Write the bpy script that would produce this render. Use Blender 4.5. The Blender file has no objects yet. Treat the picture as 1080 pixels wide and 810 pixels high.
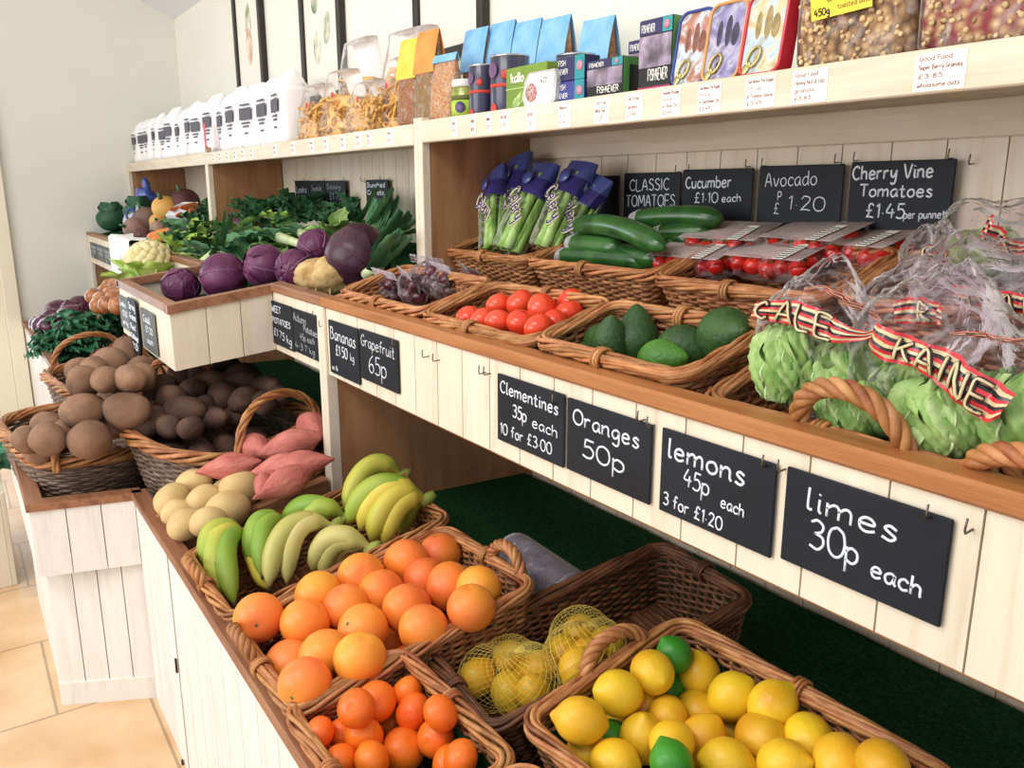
import bpy, math, random
import numpy as np
from mathutils import Matrix, Vector
random.seed(7); RNG = np.random.RandomState(11)
PI = math.pi
S = bpy.context.scene; COL = S.collection

# ------------------------------------------------------------------ camera (world: X along the back wall, Y into it, Z up)
FPX = 870.0; PITCH = math.radians(13.26); AZ = math.radians(34.1); EYE = np.array([0, 0, 1.3])
_h = np.array([-math.cos(AZ), math.sin(AZ), 0]); _z = np.array([0, 0, 1.0])
CR = np.array([math.sin(AZ), math.cos(AZ), 0]); CF = _h*math.cos(PITCH)-_z*math.sin(PITCH); CU = _h*math.sin(PITCH)+_z*math.cos(PITCH)
def ray(u, v): return (u-540)*CR+(405-v)*CU+FPX*CF
def onX(u, v, x): d = ray(u, v); return EYE+d*(x-EYE[0])/d[0]
def onY(u, v, y): d = ray(u, v); return EYE+d*(y-EYE[1])/d[1]
def onZ(u, v, z): d = ray(u, v); return EYE+d*(z-EYE[2])/d[2]
def onS(u, v, z0, y0, s): d = ray(u, v); return EYE+d*((z0+s*(EYE[1]-y0)-EYE[2])/(d[2]-s*d[1]))
cam = bpy.data.cameras.new('camera'); cam.lens = FPX/1080*36; cam.sensor_width = 36; cam.clip_start = .02
camo = bpy.data.objects.new('camera', cam); COL.objects.link(camo); S.camera = camo
camo.matrix_world = Matrix(((CR[0], CU[0], -CF[0], EYE[0]), (CR[1], CU[1], -CF[1], EYE[1]), (CR[2], CU[2], -CF[2], EYE[2]), (0, 0, 0, 1)))

# ------------------------------------------------------------------ materials
def lin(c):
    if isinstance(c, str): c = [int(c[i:i+2], 16)/255 for i in (0, 2, 4)]
    return tuple((x/12.92 if x <= .04045 else ((x+.055)/1.055)**2.4) for x in c[:3])+(1,)
def pmat(name, cols, scale=5, stretch=(1, 1, 1), detail=3, distort=0, rough=.5, bump=0, bscale=None, rand=0, island=0, spec=.4, kind='noise', sub=0, hue=0, coat=0, trans=0, emit=None, metal=0, sheen=0):
    m = bpy.data.materials.new(name); m.use_nodes = True; nt = m.node_tree; N = nt.nodes; L = nt.links
    b = N['Principled BSDF']; b.inputs['Roughness'].default_value = rough; b.inputs['Specular IOR Level'].default_value = spec
    b.inputs['Metallic'].default_value = metal
    if coat: b.inputs['Coat Weight'].default_value = coat; b.inputs['Coat Roughness'].default_value = .15
    if sub: b.inputs['Subsurface Weight'].default_value = sub; b.inputs['Subsurface Scale'].default_value = .01
    if trans: b.inputs['Transmission Weight'].default_value = trans
    if sheen: b.inputs['Sheen Weight'].default_value = sheen
    if isinstance(cols, str): cols = [cols]
    tc = N.new('ShaderNodeTexCoord'); mp = N.new('ShaderNodeMapping'); mp.inputs['Scale'].default_value = stretch
    L.new(tc.outputs['Object'], mp.inputs['Vector'])
    vec = mp.outputs['Vector']
    if rand or island:                                   # each object / strand sees its own bit of pattern
        gi = N.new('ShaderNodeNewGeometry'); oi = N.new('ShaderNodeObjectInfo')
        ad = N.new('ShaderNodeMath'); ad.operation = 'ADD'
        if island: L.new(gi.outputs['Random Per Island'], ad.inputs[0])
        L.new(oi.outputs['Random'], ad.inputs[1])
        fr = N.new('ShaderNodeMath'); fr.operation = 'FRACT'; L.new(ad.outputs[0], fr.inputs[0])
        va = N.new('ShaderNodeVectorMath'); va.operation = 'ADD'
        sc = N.new('ShaderNodeMath'); sc.operation = 'MULTIPLY'; sc.inputs[1].default_value = 17.3; L.new(fr.outputs[0], sc.inputs[0])
        L.new(vec, va.inputs[0]); L.new(sc.outputs[0], va.inputs[1]); vec = va.outputs[0]
    if len(cols) > 1:
        if kind == 'noise':
            n = N.new('ShaderNodeTexNoise'); n.inputs['Scale'].default_value = scale; n.inputs['Detail'].default_value = detail; n.inputs['Distortion'].default_value = distort; fac = n.outputs['Fac']
        elif kind == 'voronoi':
            n = N.new('ShaderNodeTexVoronoi'); n.inputs['Scale'].default_value = scale; fac = n.outputs['Distance']
        elif kind == 'edge':
            n = N.new('ShaderNodeTexVoronoi'); n.feature = 'DISTANCE_TO_EDGE'; n.inputs['Scale'].default_value = scale; fac = n.outputs['Distance']
        else:
            n = N.new('ShaderNodeTexWave'); n.inputs['Scale'].default_value = scale; n.inputs['Distortion'].default_value = distort; n.inputs['Detail'].default_value = detail; n.bands_direction = kind[-1].upper(); fac = n.outputs['Fac']
        L.new(vec, n.inputs['Vector'])
        cr = N.new('ShaderNodeValToRGB'); L.new(fac, cr.inputs['Fac']); el = cr.color_ramp.elements
        pts = [(c if isinstance(c, tuple) else None) for c in cols]
        k = len(cols)
        for i, c in enumerate(cols):
            pos, cc = c if isinstance(c, tuple) else (.3+.4*i/(k-1), c)
            e = el[i] if i < 2 else el.new(pos)
            e.position = pos; e.color = lin(cc)
        col = cr.outputs['Color']
    else:
        rgb = N.new('ShaderNodeRGB'); rgb.outputs[0].default_value = lin(cols[0]); col = rgb.outputs[0]
    if rand or island:
        hs = N.new('ShaderNodeHueSaturation'); mr = N.new('ShaderNodeMapRange')
        L.new(fr.outputs[0], mr.inputs['Value']); a = max(rand, island); mr.inputs['To Min'].default_value = 1-a; mr.inputs['To Max'].default_value = 1+a*.6
        L.new(mr.outputs[0], hs.inputs['Value']); L.new(col, hs.inputs['Color'])
        if hue:
            f2 = N.new('ShaderNodeMath'); f2.operation = 'MULTIPLY'; f2.inputs[1].default_value = 7.7; L.new(fr.outputs[0], f2.inputs[0])
            f3 = N.new('ShaderNodeMath'); f3.operation = 'FRACT'; L.new(f2.outputs[0], f3.inputs[0])
            m2 = N.new('ShaderNodeMapRange'); L.new(f3.outputs[0], m2.inputs['Value']); m2.inputs['To Min'].default_value = .5-hue; m2.inputs['To Max'].default_value = .5+hue
            L.new(m2.outputs[0], hs.inputs['Hue'])
        col = hs.outputs['Color']
    L.new(col, b.inputs['Base Color'])
    if emit:
        b.inputs['Emission Color'].default_value = lin(emit[0]); b.inputs['Emission Strength'].default_value = emit[1]
    if bump:
        nb = N.new('ShaderNodeTexNoise'); nb.inputs['Scale'].default_value = bscale or scale; nb.inputs['Detail'].default_value = 3
        L.new(vec, nb.inputs['Vector'])
        bp = N.new('ShaderNodeBump'); bp.inputs['Strength'].default_value = bump; bp.inputs['Distance'].default_value = .004
        L.new(nb.outputs['Fac'], bp.inputs['Height']); L.new(bp.outputs[0], b.inputs['Normal'])
    return m
def film(name, tint='ffffff', op=.12, rough=.12, bump=.5, bscale=35, milky=0):
    """thin clear plastic: mostly transparent, with glossy crinkles"""
    m = bpy.data.materials.new(name); m.use_nodes = True; nt = m.node_tree; N = nt.nodes; L = nt.links; N.remove(N['Principled BSDF'])
    out = N['Material Output']; tr = N.new('ShaderNodeBsdfTransparent'); tr.inputs[0].default_value = lin(tint)
    pr = N.new('ShaderNodeBsdfPrincipled'); pr.inputs['Base Color'].default_value = lin('f6f4f6'); pr.inputs['Roughness'].default_value = rough; pr.inputs['Specular IOR Level'].default_value = .9
    mx = N.new('ShaderNodeMixShader'); fr = N.new('ShaderNodeFresnel'); fr.inputs[0].default_value = 1.22
    nz = N.new('ShaderNodeTexNoise'); nz.inputs['Scale'].default_value = bscale; nz.inputs['Detail'].default_value = 4; nz.inputs['Distortion'].default_value = 1.5
    tc = N.new('ShaderNodeTexCoord'); L.new(tc.outputs['Object'], nz.inputs['Vector'])
    bp = N.new('ShaderNodeBump'); bp.inputs['Strength'].default_value = bump; bp.inputs['Distance'].default_value = .01; L.new(nz.outputs['Fac'], bp.inputs['Height'])
    L.new(bp.outputs[0], pr.inputs['Normal']); L.new(bp.outputs[0], fr.inputs['Normal'])
    r = N.new('ShaderNodeMapRange'); L.new(nz.outputs['Fac'], r.inputs['Value']); r.inputs['From Min'].default_value = .5; r.inputs['From Max'].default_value = .8; r.inputs['To Min'].default_value = op+milky; r.inputs['To Max'].default_value = op+milky+.3
    a = N.new('ShaderNodeMath'); a.operation = 'ADD'; a.use_clamp = True; L.new(fr.outputs[0], a.inputs[0]); L.new(r.outputs[0], a.inputs[1])
    L.new(a.outputs[0], mx.inputs[0]); L.new(tr.outputs[0], mx.inputs[1]); L.new(pr.outputs[0], mx.inputs[2]); L.new(mx.outputs[0], out.inputs['Surface'])
    return m

# ------------------------------------------------------------------ mesh helpers
class MB:
    def __init__(s): s.v = []; s.f = []; s.m = []; s.n = 0; s.sm = []; s.nf = []
    def add(s, v, f, mi=0, smooth=True):
        v = np.asarray(v, float); s.v.append(v); s.nf.append(f); s.f += [tuple(int(i)+s.n for i in q) for q in f]
        s.m += [mi]*len(f); s.sm += [smooth]*len(f); s.n += len(v); return s
    def mesh(s, name, mats):
        me = bpy.data.meshes.new(name); me.from_pydata(np.concatenate(s.v).tolist(), [], s.f)
        for m in (mats if isinstance(mats, (list, tuple)) else [mats]): me.materials.append(m)
        me.polygons.foreach_set('material_index', s.m); me.polygons.foreach_set('use_smooth', s.sm); me.update(); return me
    def build(s, name, mats, parent=None, loc=None):
        return mkobj(name, s.mesh(name, mats), parent, loc)
def mkobj(name, data, parent=None, loc=None):
    o = bpy.data.objects.new(name, data); COL.objects.link(o)
    if parent is not None: o.parent = parent
    if loc is not None: o.location = loc
    return o
def tag(o, label=None, cat=None, group=None, kind=None):
    if label: o['label'] = label
    if cat: o['category'] = cat
    if group: o['group'] = group
    if kind: o['kind'] = kind
    return o
def thing(name, label, cat, loc=(0, 0, 0), rot=(0, 0, 0), group=None):
    o = mkobj(name, None, None, loc); o.rotation_euler = rot; o.empty_display_size = .05
    return tag(o, label, cat, group)
def box(x0, x1, y0, y1, z0, z1, c=0):
    if c <= 0:
        v = [(x, y, z) for x in (x0, x1) for y in (y0, y1) for z in (z0, z1)]
        return v, [(0, 1, 3, 2), (4, 6, 7, 5), (0, 4, 5, 1), (2, 3, 7, 6), (0, 2, 6, 4), (1, 5, 7, 3)]
    c = min(c, (x1-x0)*.45, (y1-y0)*.45, (z1-z0)*.45)
    v = []; idx = {}
    for i, sx in enumerate((0, 1)):
        for j, sy in enumerate((0, 1)):
            for k, sz in enumerate((0, 1)):
                X = (x0, x1)[sx]; Y = (y0, y1)[sy]; Z = (z0, z1)[sz]; a = c*(1-2*sx); b = c*(1-2*sy); d = c*(1-2*sz)
                idx[i, j, k, 0] = len(v); v.append((X, Y+b, Z+d))
                idx[i, j, k, 1] = len(v); v.append((X+a, Y, Z+d))
                idx[i, j, k, 2] = len(v); v.append((X+a, Y+b, Z))
    f = []
    for i in (0, 1): f.append([idx[i, 0, 0, 0], idx[i, 1, 0, 0], idx[i, 1, 1, 0], idx[i, 0, 1, 0]][::(-1 if i == 0 else 1)])
    for j in (0, 1): f.append([idx[0, j, 0, 1], idx[1, j, 0, 1], idx[1, j, 1, 1], idx[0, j, 1, 1]][::(1 if j == 0 else -1)])
    for k in (0, 1): f.append([idx[0, 0, k, 2], idx[1, 0, k, 2], idx[1, 1, k, 2], idx[0, 1, k, 2]][::(-1 if k == 0 else 1)])
    for j in (0, 1):
        for k in (0, 1): f.append([idx[0, j, k, 1], idx[1, j, k, 1], idx[1, j, k, 2], idx[0, j, k, 2]][::(1 if j != k else -1)])
    for i in (0, 1):
        for k in (0, 1): f.append([idx[i, 0, k, 0], idx[i, 1, k, 0], idx[i, 1, k, 2], idx[i, 0, k, 2]][::(1 if i == k else -1)])
    for i in (0, 1):
        for j in (0, 1): f.append([idx[i, j, 0, 0], idx[i, j, 1, 0], idx[i, j, 1, 1], idx[i, j, 0, 1]][::(1 if i != j else -1)])
    for i in (0, 1):
        for j in (0, 1):
            for k in (0, 1): f.append([idx[i, j, k, 0], idx[i, j, k, 1], idx[i, j, k, 2]][::(1 if (i+j+k) % 2 == 0 else -1)])
    return v, f
HF = [(0, 3, 2, 1), (4, 5, 6, 7), (0, 1, 5, 4), (1, 2, 6, 5), (2, 3, 7, 6), (3, 0, 4, 7)]
def slab(p, d):
    """quad p (4 points) thickened by vector d"""
    p = [np.array(q, float) for q in p]; d = np.array(d, float)
    return [q for q in p]+[q+d for q in p], HF
def ringmesh(P, N, closed, seg):
    f = []
    for i in range(N if closed else N-1):
        a = i*seg; b = ((i+1) % N)*seg
        for k in range(seg):
            k2 = (k+1) % seg; f.append((a+k, a+k2, b+k2, b+k))
    if not closed: f += [tuple(range(seg))[::-1], tuple(range((N-1)*seg, N*seg))]
    return f
def tube(pts, r, seg=6, closed=False, flat=1.0, ref=None):
    P = np.asarray(pts, float); N = len(P)
    if closed: T = np.roll(P, -1, 0)-np.roll(P, 1, 0)
    else: T = np.gradient(P, axis=0)
    T /= np.linalg.norm(T, axis=1)[:, None]+1e-12
    if ref is not None:
        B = np.cross(T, np.asarray(ref, float)); B /= np.linalg.norm(B, axis=1)[:, None]+1e-12; A = np.cross(B, T)
    else:
        A = np.zeros_like(T); a = np.cross(T[0], [0.0, 0, 1]); a = a if np.linalg.norm(a) > .1 else np.cross(T[0], [1.0, 0, 0])
        for i in range(N):
            a = a-T[i]*(a@T[i]); a /= np.linalg.norm(a)+1e-12; A[i] = a
        B = np.cross(T, A)
    R = np.broadcast_to(np.asarray(r, float), (N,))[:, None, None]
    th = np.arange(seg)*2*PI/seg
    V = P[:, None, :]+R*(np.cos(th)[None, :, None]*A[:, None, :]*flat+np.sin(th)[None, :, None]*B[:, None, :])
    return V.reshape(-1, 3), ringmesh(P, N, closed, seg)
def lathe(prof, seg=24):
    N = len(prof); th = np.arange(seg)*2*PI/seg
    V = np.array([[(r*math.cos(t), r*math.sin(t), z) for t in th] for r, z in prof]).reshape(-1, 3)
    return V, ringmesh(None, N, False, seg)
def blob(rx, ry, rz, seg=22, ring=14, fn=None):
    ph = np.linspace(.02, PI-.02, ring); th = np.arange(seg)*2*PI/seg
    n = np.stack([np.outer(np.sin(ph), np.cos(th)), np.outer(np.sin(ph), np.sin(th)), np.outer(np.cos(ph), np.ones(seg))], -1).reshape(-1, 3)
    p = n.copy() if fn is None else fn(n.copy())
    f = ringmesh(None, ring, False, seg)
    return p*np.array([rx, ry, rz]), [tuple(q[::-1]) for q in f]
def prism(poly, a, b, axes='xz'):
    """polygon in the plane of axes, extruded along the third axis from a to b"""
    k = len(poly); i0, i1 = 'xyz'.index(axes[0]), 'xyz'.index(axes[1]); i2 = 3-i0-i1; V = []
    for t in (a, b):
        for p in poly: q = [0, 0, 0]; q[i0] = p[0]; q[i1] = p[1]; q[i2] = t; V.append(q)
    return V, [tuple(range(k)), tuple(range(2*k-1, k-1, -1))]+[(i, i+k, (i+1) % k+k, (i+1) % k) for i in range(k)]
def xf(vf, M): v = np.asarray(vf[0], float); A = np.array(M); return v@A[:3, :3].T+A[:3, 3], vf[1]
def rot(rx=0, ry=0, rz=0): return (Matrix.Rotation(rz, 4, 'Z')@Matrix.Rotation(ry, 4, 'Y')@Matrix.Rotation(rx, 4, 'X'))
def TR(x, y, z): return Matrix.Translation((x, y, z))
def snoise(p, f, seed=0):
    """cheap smooth pseudo-noise of points, about -1..1"""
    rs = np.random.RandomState(seed); o = 0
    for k in range(4):
        d = rs.randn(3); d /= np.linalg.norm(d); o = o+np.sin(p@d*f*(1+.5*k)+rs.rand()*6.28)/(1+.5*k)
    return o/2.2
def smooth_path(pts, n=4, closed=False):
    P = np.asarray(pts, float)
    if len(P) < 3: return P
    Q = np.vstack([P[-1:], P, P[:2]]) if closed else np.vstack([2*P[0]-P[1], P, 2*P[-1]-P[-2]])
    out = []
    for i in range(1, len(Q)-2):
        a, b, c, d = Q[i-1:i+3]
        for k in range(n):
            t = k/n; out.append(.5*((2*b)+(-a+c)*t+(2*a-5*b+4*c-d)*t*t+(-a+3*b-3*c+d)*t**3))
    if not closed: out.append(P[-1])
    return np.array(out)

# ------------------------------------------------------------------ handwriting: strokes on a 10-high grid (x-height 6)
G = {}
def _g(s):
    for ln in s.strip().split('\n'):
        ch, w, rest = ln.split(' ', 2)
        G[ch] = (float(w), [[tuple(float(q) for q in p.split(',')) for p in st.split()] for st in rest.split(';')])
_g('''A 6 0,0 3,10 6,0;1.2,3.6 4.9,3.6
B 6 0,0 0,10;0,10 3.6,9.6 4.4,7.6 3,5.6 0,5.2;0,5.2 4,5 5.4,2.8 4,.4 0,0
C 6 5.6,8.4 3.6,10 1,8.4 0,5 1,1.6 3.4,0 5.8,1.4
D 6 0,0 0,10;0,10 4,9 5.8,5 4,.8 0,0
E 5 5,10 0,10 0,5 0,0 5,0;0,5 4,5
F 5 5,10 0,10 0,5 0,0;0,5.2 4,5.2
G 6 5.6,8.4 3.6,10 1,8.4 0,5 1,1.6 3.4,0 5.6,1.6 5.6,4.6 3.4,4.6
H 6 0,0 0,10;6,0 6,10;0,5 6,5
I 1 .5,0 .5,10
J 4 3.6,10 3.6,2 2,0 0,1.4
K 6 0,0 0,10;5.4,10 0,4.6;1.6,6 5.8,0
L 5 0,10 0,0 5,0
M 8 0,0 1,10 4,3 7,10 8,0
N 6 0,0 0,10 6,0 6,10
O 7 3.4,10 1,8.6 0,5 1,1.4 3.4,0 6,1.4 7,5 6,8.6 3.4,10
P 6 0,0 0,10;0,10 4,9.6 5.4,7.4 4,5 0,4.6
Q 7 3.4,10 1,8.6 0,5 1,1.4 3.4,0 6,1.4 7,5 6,8.6 3.4,10;4.6,2.4 7,-.6
R 6 0,0 0,10;0,10 4,9.6 5.2,7.6 4,5.4 0,5;2.4,5 6,0
S 5 4.8,8.6 3,10 .8,9 .6,7 2.6,5.4 4.6,4 4.8,1.8 3,0 .2,1.2
T 6 0,10 6,10;3,10 3,0
V 6 0,10 3,0 6,10
W 8 0,10 2,0 4,7 6,0 8,10
Z 6 0,10 6,10 0,0 6,0
a 5 4.6,5 3,6.2 .8,5 0,2.8 1.2,.2 3.2,.8 4.6,4.8;4.6,5.6 4.5,1.4 5.4,0
b 5 0,10 0,0;0,4 2,6 4.4,4.8 4.6,1.8 2.6,0 0,1
c 4 4.2,5 2.4,6.2 .4,4.6 .2,1.8 2,0 4.4,1
d 5 4.6,4.6 3,6.2 .8,5 0,2.8 1.2,.2 3.2,.6 4.6,3;4.7,10 4.6,3 4.8,1 5.4,0
e 5 .3,3.2 4.4,3.6 3.6,5.8 1.6,6 .2,4 .6,1 2.4,0 4.8,1.2
f 4 4,9.2 2.6,10 1.6,8 1.6,0;0,5.8 3.6,5.8
g 5 4.6,5 3,6.2 .8,5 .2,2.8 1.4,.6 3.4,1.4 4.6,5;4.6,5.6 4.6,-2 3,-4 .6,-3
h 5 0,10 0,0;0,3.6 2,6 4,5 4.2,2 4.4,0
i 1.4 .6,6 .6,1.2 1.4,0;.6,8.4 .7,8.8
j 2 1.4,6 1.4,-2.4 0,-3.6;1.4,8.4 1.5,8.8
k 5 0,10 0,0;4,6 0,2.6;1.2,3.4 4.6,0
l 1.6 .4,10 .3,2 .7,.3 1.8,.4
m 8 0,6 0,0;0,3.8 2,6 3.6,5 3.7,0;3.7,3.8 5.6,6 7.2,5 7.4,0
n 5 0,6 0,0;0,3.8 2.2,6 4,5 4.2,1.4 5,0
o 5 2.4,6 .4,4.8 .1,2 1.8,0 4,.8 4.8,3.2 3.8,5.6 2.4,6
p 5 0,6 0,-4;0,4.4 2,6 4.4,4.8 4.6,1.8 2.6,0 0,1
q 5 4.6,5 3,6.2 .8,5 .2,2.8 1.4,.4 3.4,1 4.6,4;4.6,5.6 4.6,-4
r 4 0,6 0,0;0,3.6 1.6,5.8 3.6,5.6
s 4 3.8,5.2 2,6.2 .6,4.8 2.2,3.2 3.8,1.8 2.4,0 .1,.8
t 4 1.6,9 1.5,1.4 2.6,0 4,.8;0,6 3.6,6
u 5 0,6 .2,1.4 1.8,0 3.6,1.2 4.4,5.8;4.4,6 4.4,1.4 5.2,0
v 4.6 0,6 2.2,0 4.6,6
w 7 0,6 1.8,0 3.5,5 5.2,0 7,6
x 4.4 0,6 4.4,0;4.4,6 0,0
y 5 0,6 .6,2 2.4,1.2 4.4,5;4.6,6 4,-2 2,-4 .2,-3
z 4.4 0,6 4.2,6 0,0 4.4,0
0 6 3,10 .8,8.6 0,5 .8,1.4 3,0 5.2,1.4 6,5 5.2,8.6 3,10
1 2 0,8 1.6,10;1.6,10 1.4,0
2 5 .2,8 1.6,10 4.2,9.2 4.4,6.8 2,3 0,0;0,0 2.4,.6 5.2,0
3 5 .3,9 2.4,10 4.6,8.6 4,6.4 1.8,5.4;1.8,5.4 4.6,4.6 5,2.2 3,.1 0,.8
4 5 2.4,10 0,4 5.4,4;3.8,6.4 3.6,0
5 5 5,10 1.2,10;1.2,10 .8,5.8;.8,5.8 3.4,6.4 5.2,4 4.2,.8 2,0 0,.8
6 5 4.4,10 1.4,7.4 0,3.6 1,.6 3.2,0 5,2 4.2,4.6 2,4.8 .4,3
7 5 0,10 5,10;5,10 1.6,0
8 5 2.6,5.4 .6,7.4 2.6,10 4.6,7.6 2.6,5.4 .2,2.4 2.6,0 5,2.4 2.6,5.4
9 5 4.8,7 2.6,5 .4,6.6 1,9.4 3.4,9.8 4.8,7.6 4.4,2 3.6,0
£ 6 5.2,8.6 3.6,10 2,8.4 2.2,3 .4,.2;.4,.2 3,.6 5.6,0;.4,5 4.4,5
. 1.4 .5,3.2 .7,3.4
- 4 .4,4 3.4,4
, 1.4 .7,.6 .3,-1
& 6 5.6,0 1.4,7.6 2.6,10 4,8 .4,2.6 2,0 5.4,4
/ 4 0,0 4,10
% 5 0,0 5,10;.6,9 1,9.4;4.4,.6 4.6,1''')
def text_strokes(txt, h, gap=1.7, slant=0.0):
    """polylines for a text of cap height h, origin at the baseline's left"""
    out = []; x = 0
    for ch in txt:
        if ch == ' ': x += 4; continue
        if ch not in G: continue
        w, ss = G[ch]
        for st in ss:
            q = smooth_path(st, 4) if len(st) > 2 else np.array(st)
            q = q.copy(); q[:, 0] += x+q[:, 1]*slant; out.append(q*h/10)
        x += w+gap
    return out, (x-gap)*h/10
def write(mb, txt, x, z, h, r, y=0, ang=0, center=False, maxw=None, gap=1.7, slant=0, mi=0, seg=5):
    """round-nibbed writing on a face that looks towards -Y"""
    st, w = text_strokes(txt, h, gap, slant); sx = 1
    if maxw: sx = maxw/w; w = maxw
    c, s = math.cos(ang), math.sin(ang)
    for q in st:
        px = q[:, 0]*sx-(w/2 if center else 0); pz = q[:, 1]
        P = np.stack([x+px*c-pz*s, np.full(len(q), y), z+px*s+pz*c], 1)
        d = P[1]-P[0]; P[0] -= d/np.linalg.norm(d)*r*.3
        v, f = tube(P, r, seg, ref=(0, 1, 0)); v[:, 1] = y+(v[:, 1]-y)*.5
        mb.add(v, f, mi)
# ------------------------------------------------------------------ palette
M_pine = pmat('whitewashed_pine', [(.2, 'd2c0a6'), (.45, 'e4d7c1'), (.75, 'eadfcc')], 3, (14, 14, 1.2), 5, .6, .55, .15, 20, island=.05)
M_pine_h = pmat('whitewashed_pine_long', [(.2, 'd0bda2'), (.5, 'dfd1bb'), (.75, 'e7dcc9')], 3, (1.2, 14, 14), 5, .6, .55, .15, 20, island=.05)
M_white = pmat('white_washed_boards', [(.15, 'd3ccc3'), (.45, 'e6e2db'), (.8, 'eeebe5')], 3, (12, 12, 1.2), 5, .8, .55, .15, 20, island=.04)
M_knot = pmat('knot_brown', ['8a6a4c', 'a58762'], 60, rough=.6)
M_rim = pmat('brown_rim_wood', [(.25, '74492f'), (.5, '97674a'), (.8, 'a97a59')], 3, (1.5, 16, 16), 5, .5, .45, .15, 20)
M_rimY = pmat('brown_rim_wood_cross', [(.25, '74492f'), (.5, '97674a'), (.8, 'a97a59')], 3, (16, 1.5, 16), 5, .5, .45, .15, 20)
M_oak = pmat('honey_rim_wood', [(.25, '93582e'), (.5, 'ab6f40'), (.8, 'b97f50')], 3, (1.5, 18, 18), 5, .5, .4, .15, 20)
M_oakY = pmat('honey_rim_wood_cross', [(.25, '93582e'), (.5, 'ab6f40'), (.8, 'b97f50')], 3, (18, 1.5, 18), 5, .5, .4, .15, 20)
M_ply = pmat('tan_side_wood', [(.25, '8a5f3e'), (.5, 'a87a54'), (.8, 'b98b64')], 2.5, (9, 9, 1), 5, .6, .5, .1, 20)
M_under = pmat('shelf_board_wood', [(.25, 'b7a68e'), (.6, 'd3c5ae')], 3, (1.2, 12, 12), 5, .5, .55)
M_turf = pmat('green_turf', [(.3, '132d1b'), (.6, '224a2e'), (.8, '2f5f3e')], 160, detail=4, rough=.95, bump=1, bscale=380, spec=.05)
M_slate = pmat('slate_black', [(.3, '141920'), (.7, '1f242d')], 7, detail=5, rough=.6, spec=.28, rand=.06)
M_slate_grey = pmat('slate_grey', [(.3, '50524f'), (.7, '686a66')], 7, detail=5, rough=.6, rand=.06)
M_chalk = pmat('chalk_white', 'e2e8f2', rough=.9)
M_chalk_dim = pmat('chalk_rubbed', 'a9b2b8', rough=.9)
M_hook = pmat('hook_steel', '6a625a', rough=.35, metal=.8)
M_wall = pmat('wall_paint', [(.3, 'ebe9dc'), (.7, 'f1efe4')], 2, rough=.85, spec=.15)
M_wall2 = pmat('wall_paint_end', [(.3, 'e2e2d6'), (.7, 'e8e7dc')], 2, rough=.85, spec=.15)
M_ceil = pmat('ceiling_paint', 'e6e9ef', rough=.9, spec=.1)
M_wick = pmat('wicker_brown', [(.3, '7d4c2a'), (.5, 'a56f45'), (.75, 'c08c5f')], 30, (1, 1, 1), 3, 0, .5, .25, 180, island=.38, hue=.01)
M_wick_rim = pmat('wicker_rim_honey', [(.3, '8a5129'), (.5, 'b27748'), (.75, 'cc9767')], 30, (1, 1, 1), 3, 0, .45, .25, 180, island=.3, hue=.01)
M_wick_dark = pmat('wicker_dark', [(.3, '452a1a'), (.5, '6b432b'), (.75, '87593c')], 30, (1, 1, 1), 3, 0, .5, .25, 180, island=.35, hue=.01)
M_wick_grey = pmat('wicker_grey_brown', [(.3, '5c4b41'), (.5, '80695a'), (.75, '9b8372')], 30, (1, 1, 1), 3, 0, .55, .25, 180, island=.3, hue=.01)

# ------------------------------------------------------------------ room
def struct(name, vf, m, smooth=False):
    o = MB().add(*vf, smooth=smooth).build(name, m); o['kind'] = 'structure'; return o
XE = -5.385; YW = 1.265
struct('wall_back', box(XE-.1, 1.6, YW, YW+.1, 0, 2.30), M_wall)
DY0, DY1, DZ = -.72, .222, 2.02                      # glazed door in the end wall
wl = MB()
wl.add(*box(XE-.1, XE, DY1, YW+.1, 0, 4), smooth=False); wl.add(*box(XE-.1, XE, -3.4, DY0, 0, 4), smooth=False); wl.add(*box(XE-.1, XE, DY0, DY1, DZ, 4), smooth=False)
o = wl.build('wall_left', M_wall2); o['kind'] = 'structure'
sl = math.tan(math.radians(25)); zc = 2.262
struct('ceiling', slab([(XE-.1, YW+.1, zc-.1*sl), (1.6, YW+.1, zc-.1*sl), (1.6, -1.4, zc+sl*(YW+1.4)), (XE-.1, -1.4, zc+sl*(YW+1.4))], (0, 0, .08)), M_ceil)
# tiled floor
mt = bpy.data.materials.new('floor_tiles'); mt.use_nodes = True; nt = mt.node_tree; N = nt.nodes; L = nt.links; b = N['Principled BSDF']; b.inputs['Roughness'].default_value = .42
tc = N.new('ShaderNodeTexCoord'); mp = N.new('ShaderNodeMapping'); mp.inputs['Location'].default_value = (.08, .13, 0); L.new(tc.outputs['Object'], mp.inputs[0])
br = N.new('ShaderNodeTexBrick'); br.offset = .5; br.inputs['Scale'].default_value = 1; br.inputs['Mortar Size'].default_value = .0038; br.inputs['Brick Width'].default_value = .42; br.inputs['Row Height'].default_value = .42
br.inputs['Color1'].default_value = lin('e2bf97'); br.inputs['Color2'].default_value = lin('e8c9a4'); br.inputs['Mortar'].default_value = lin('b59a7c')
ro = N.new('ShaderNodeVectorRotate'); ro.rotation_type = 'Z_AXIS'; ro.inputs['Angle'].default_value = PI/2; L.new(mp.outputs[0], ro.inputs[0]); L.new(ro.outputs[0], br.inputs['Vector'])
nz = N.new('ShaderNodeTexNoise'); nz.inputs['Scale'].default_value = 6; nz.inputs['Detail'].default_value = 6; L.new(tc.outputs['Object'], nz.inputs[0])
cr = N.new('ShaderNodeValToRGB'); cr.color_ramp.elements[0].position = .3; cr.color_ramp.elements[0].color = lin('e6d6c4'); cr.color_ramp.elements[1].position = .7; cr.color_ramp.elements[1].color = lin('ffffff'); L.new(nz.outputs[0], cr.inputs[0])
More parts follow.
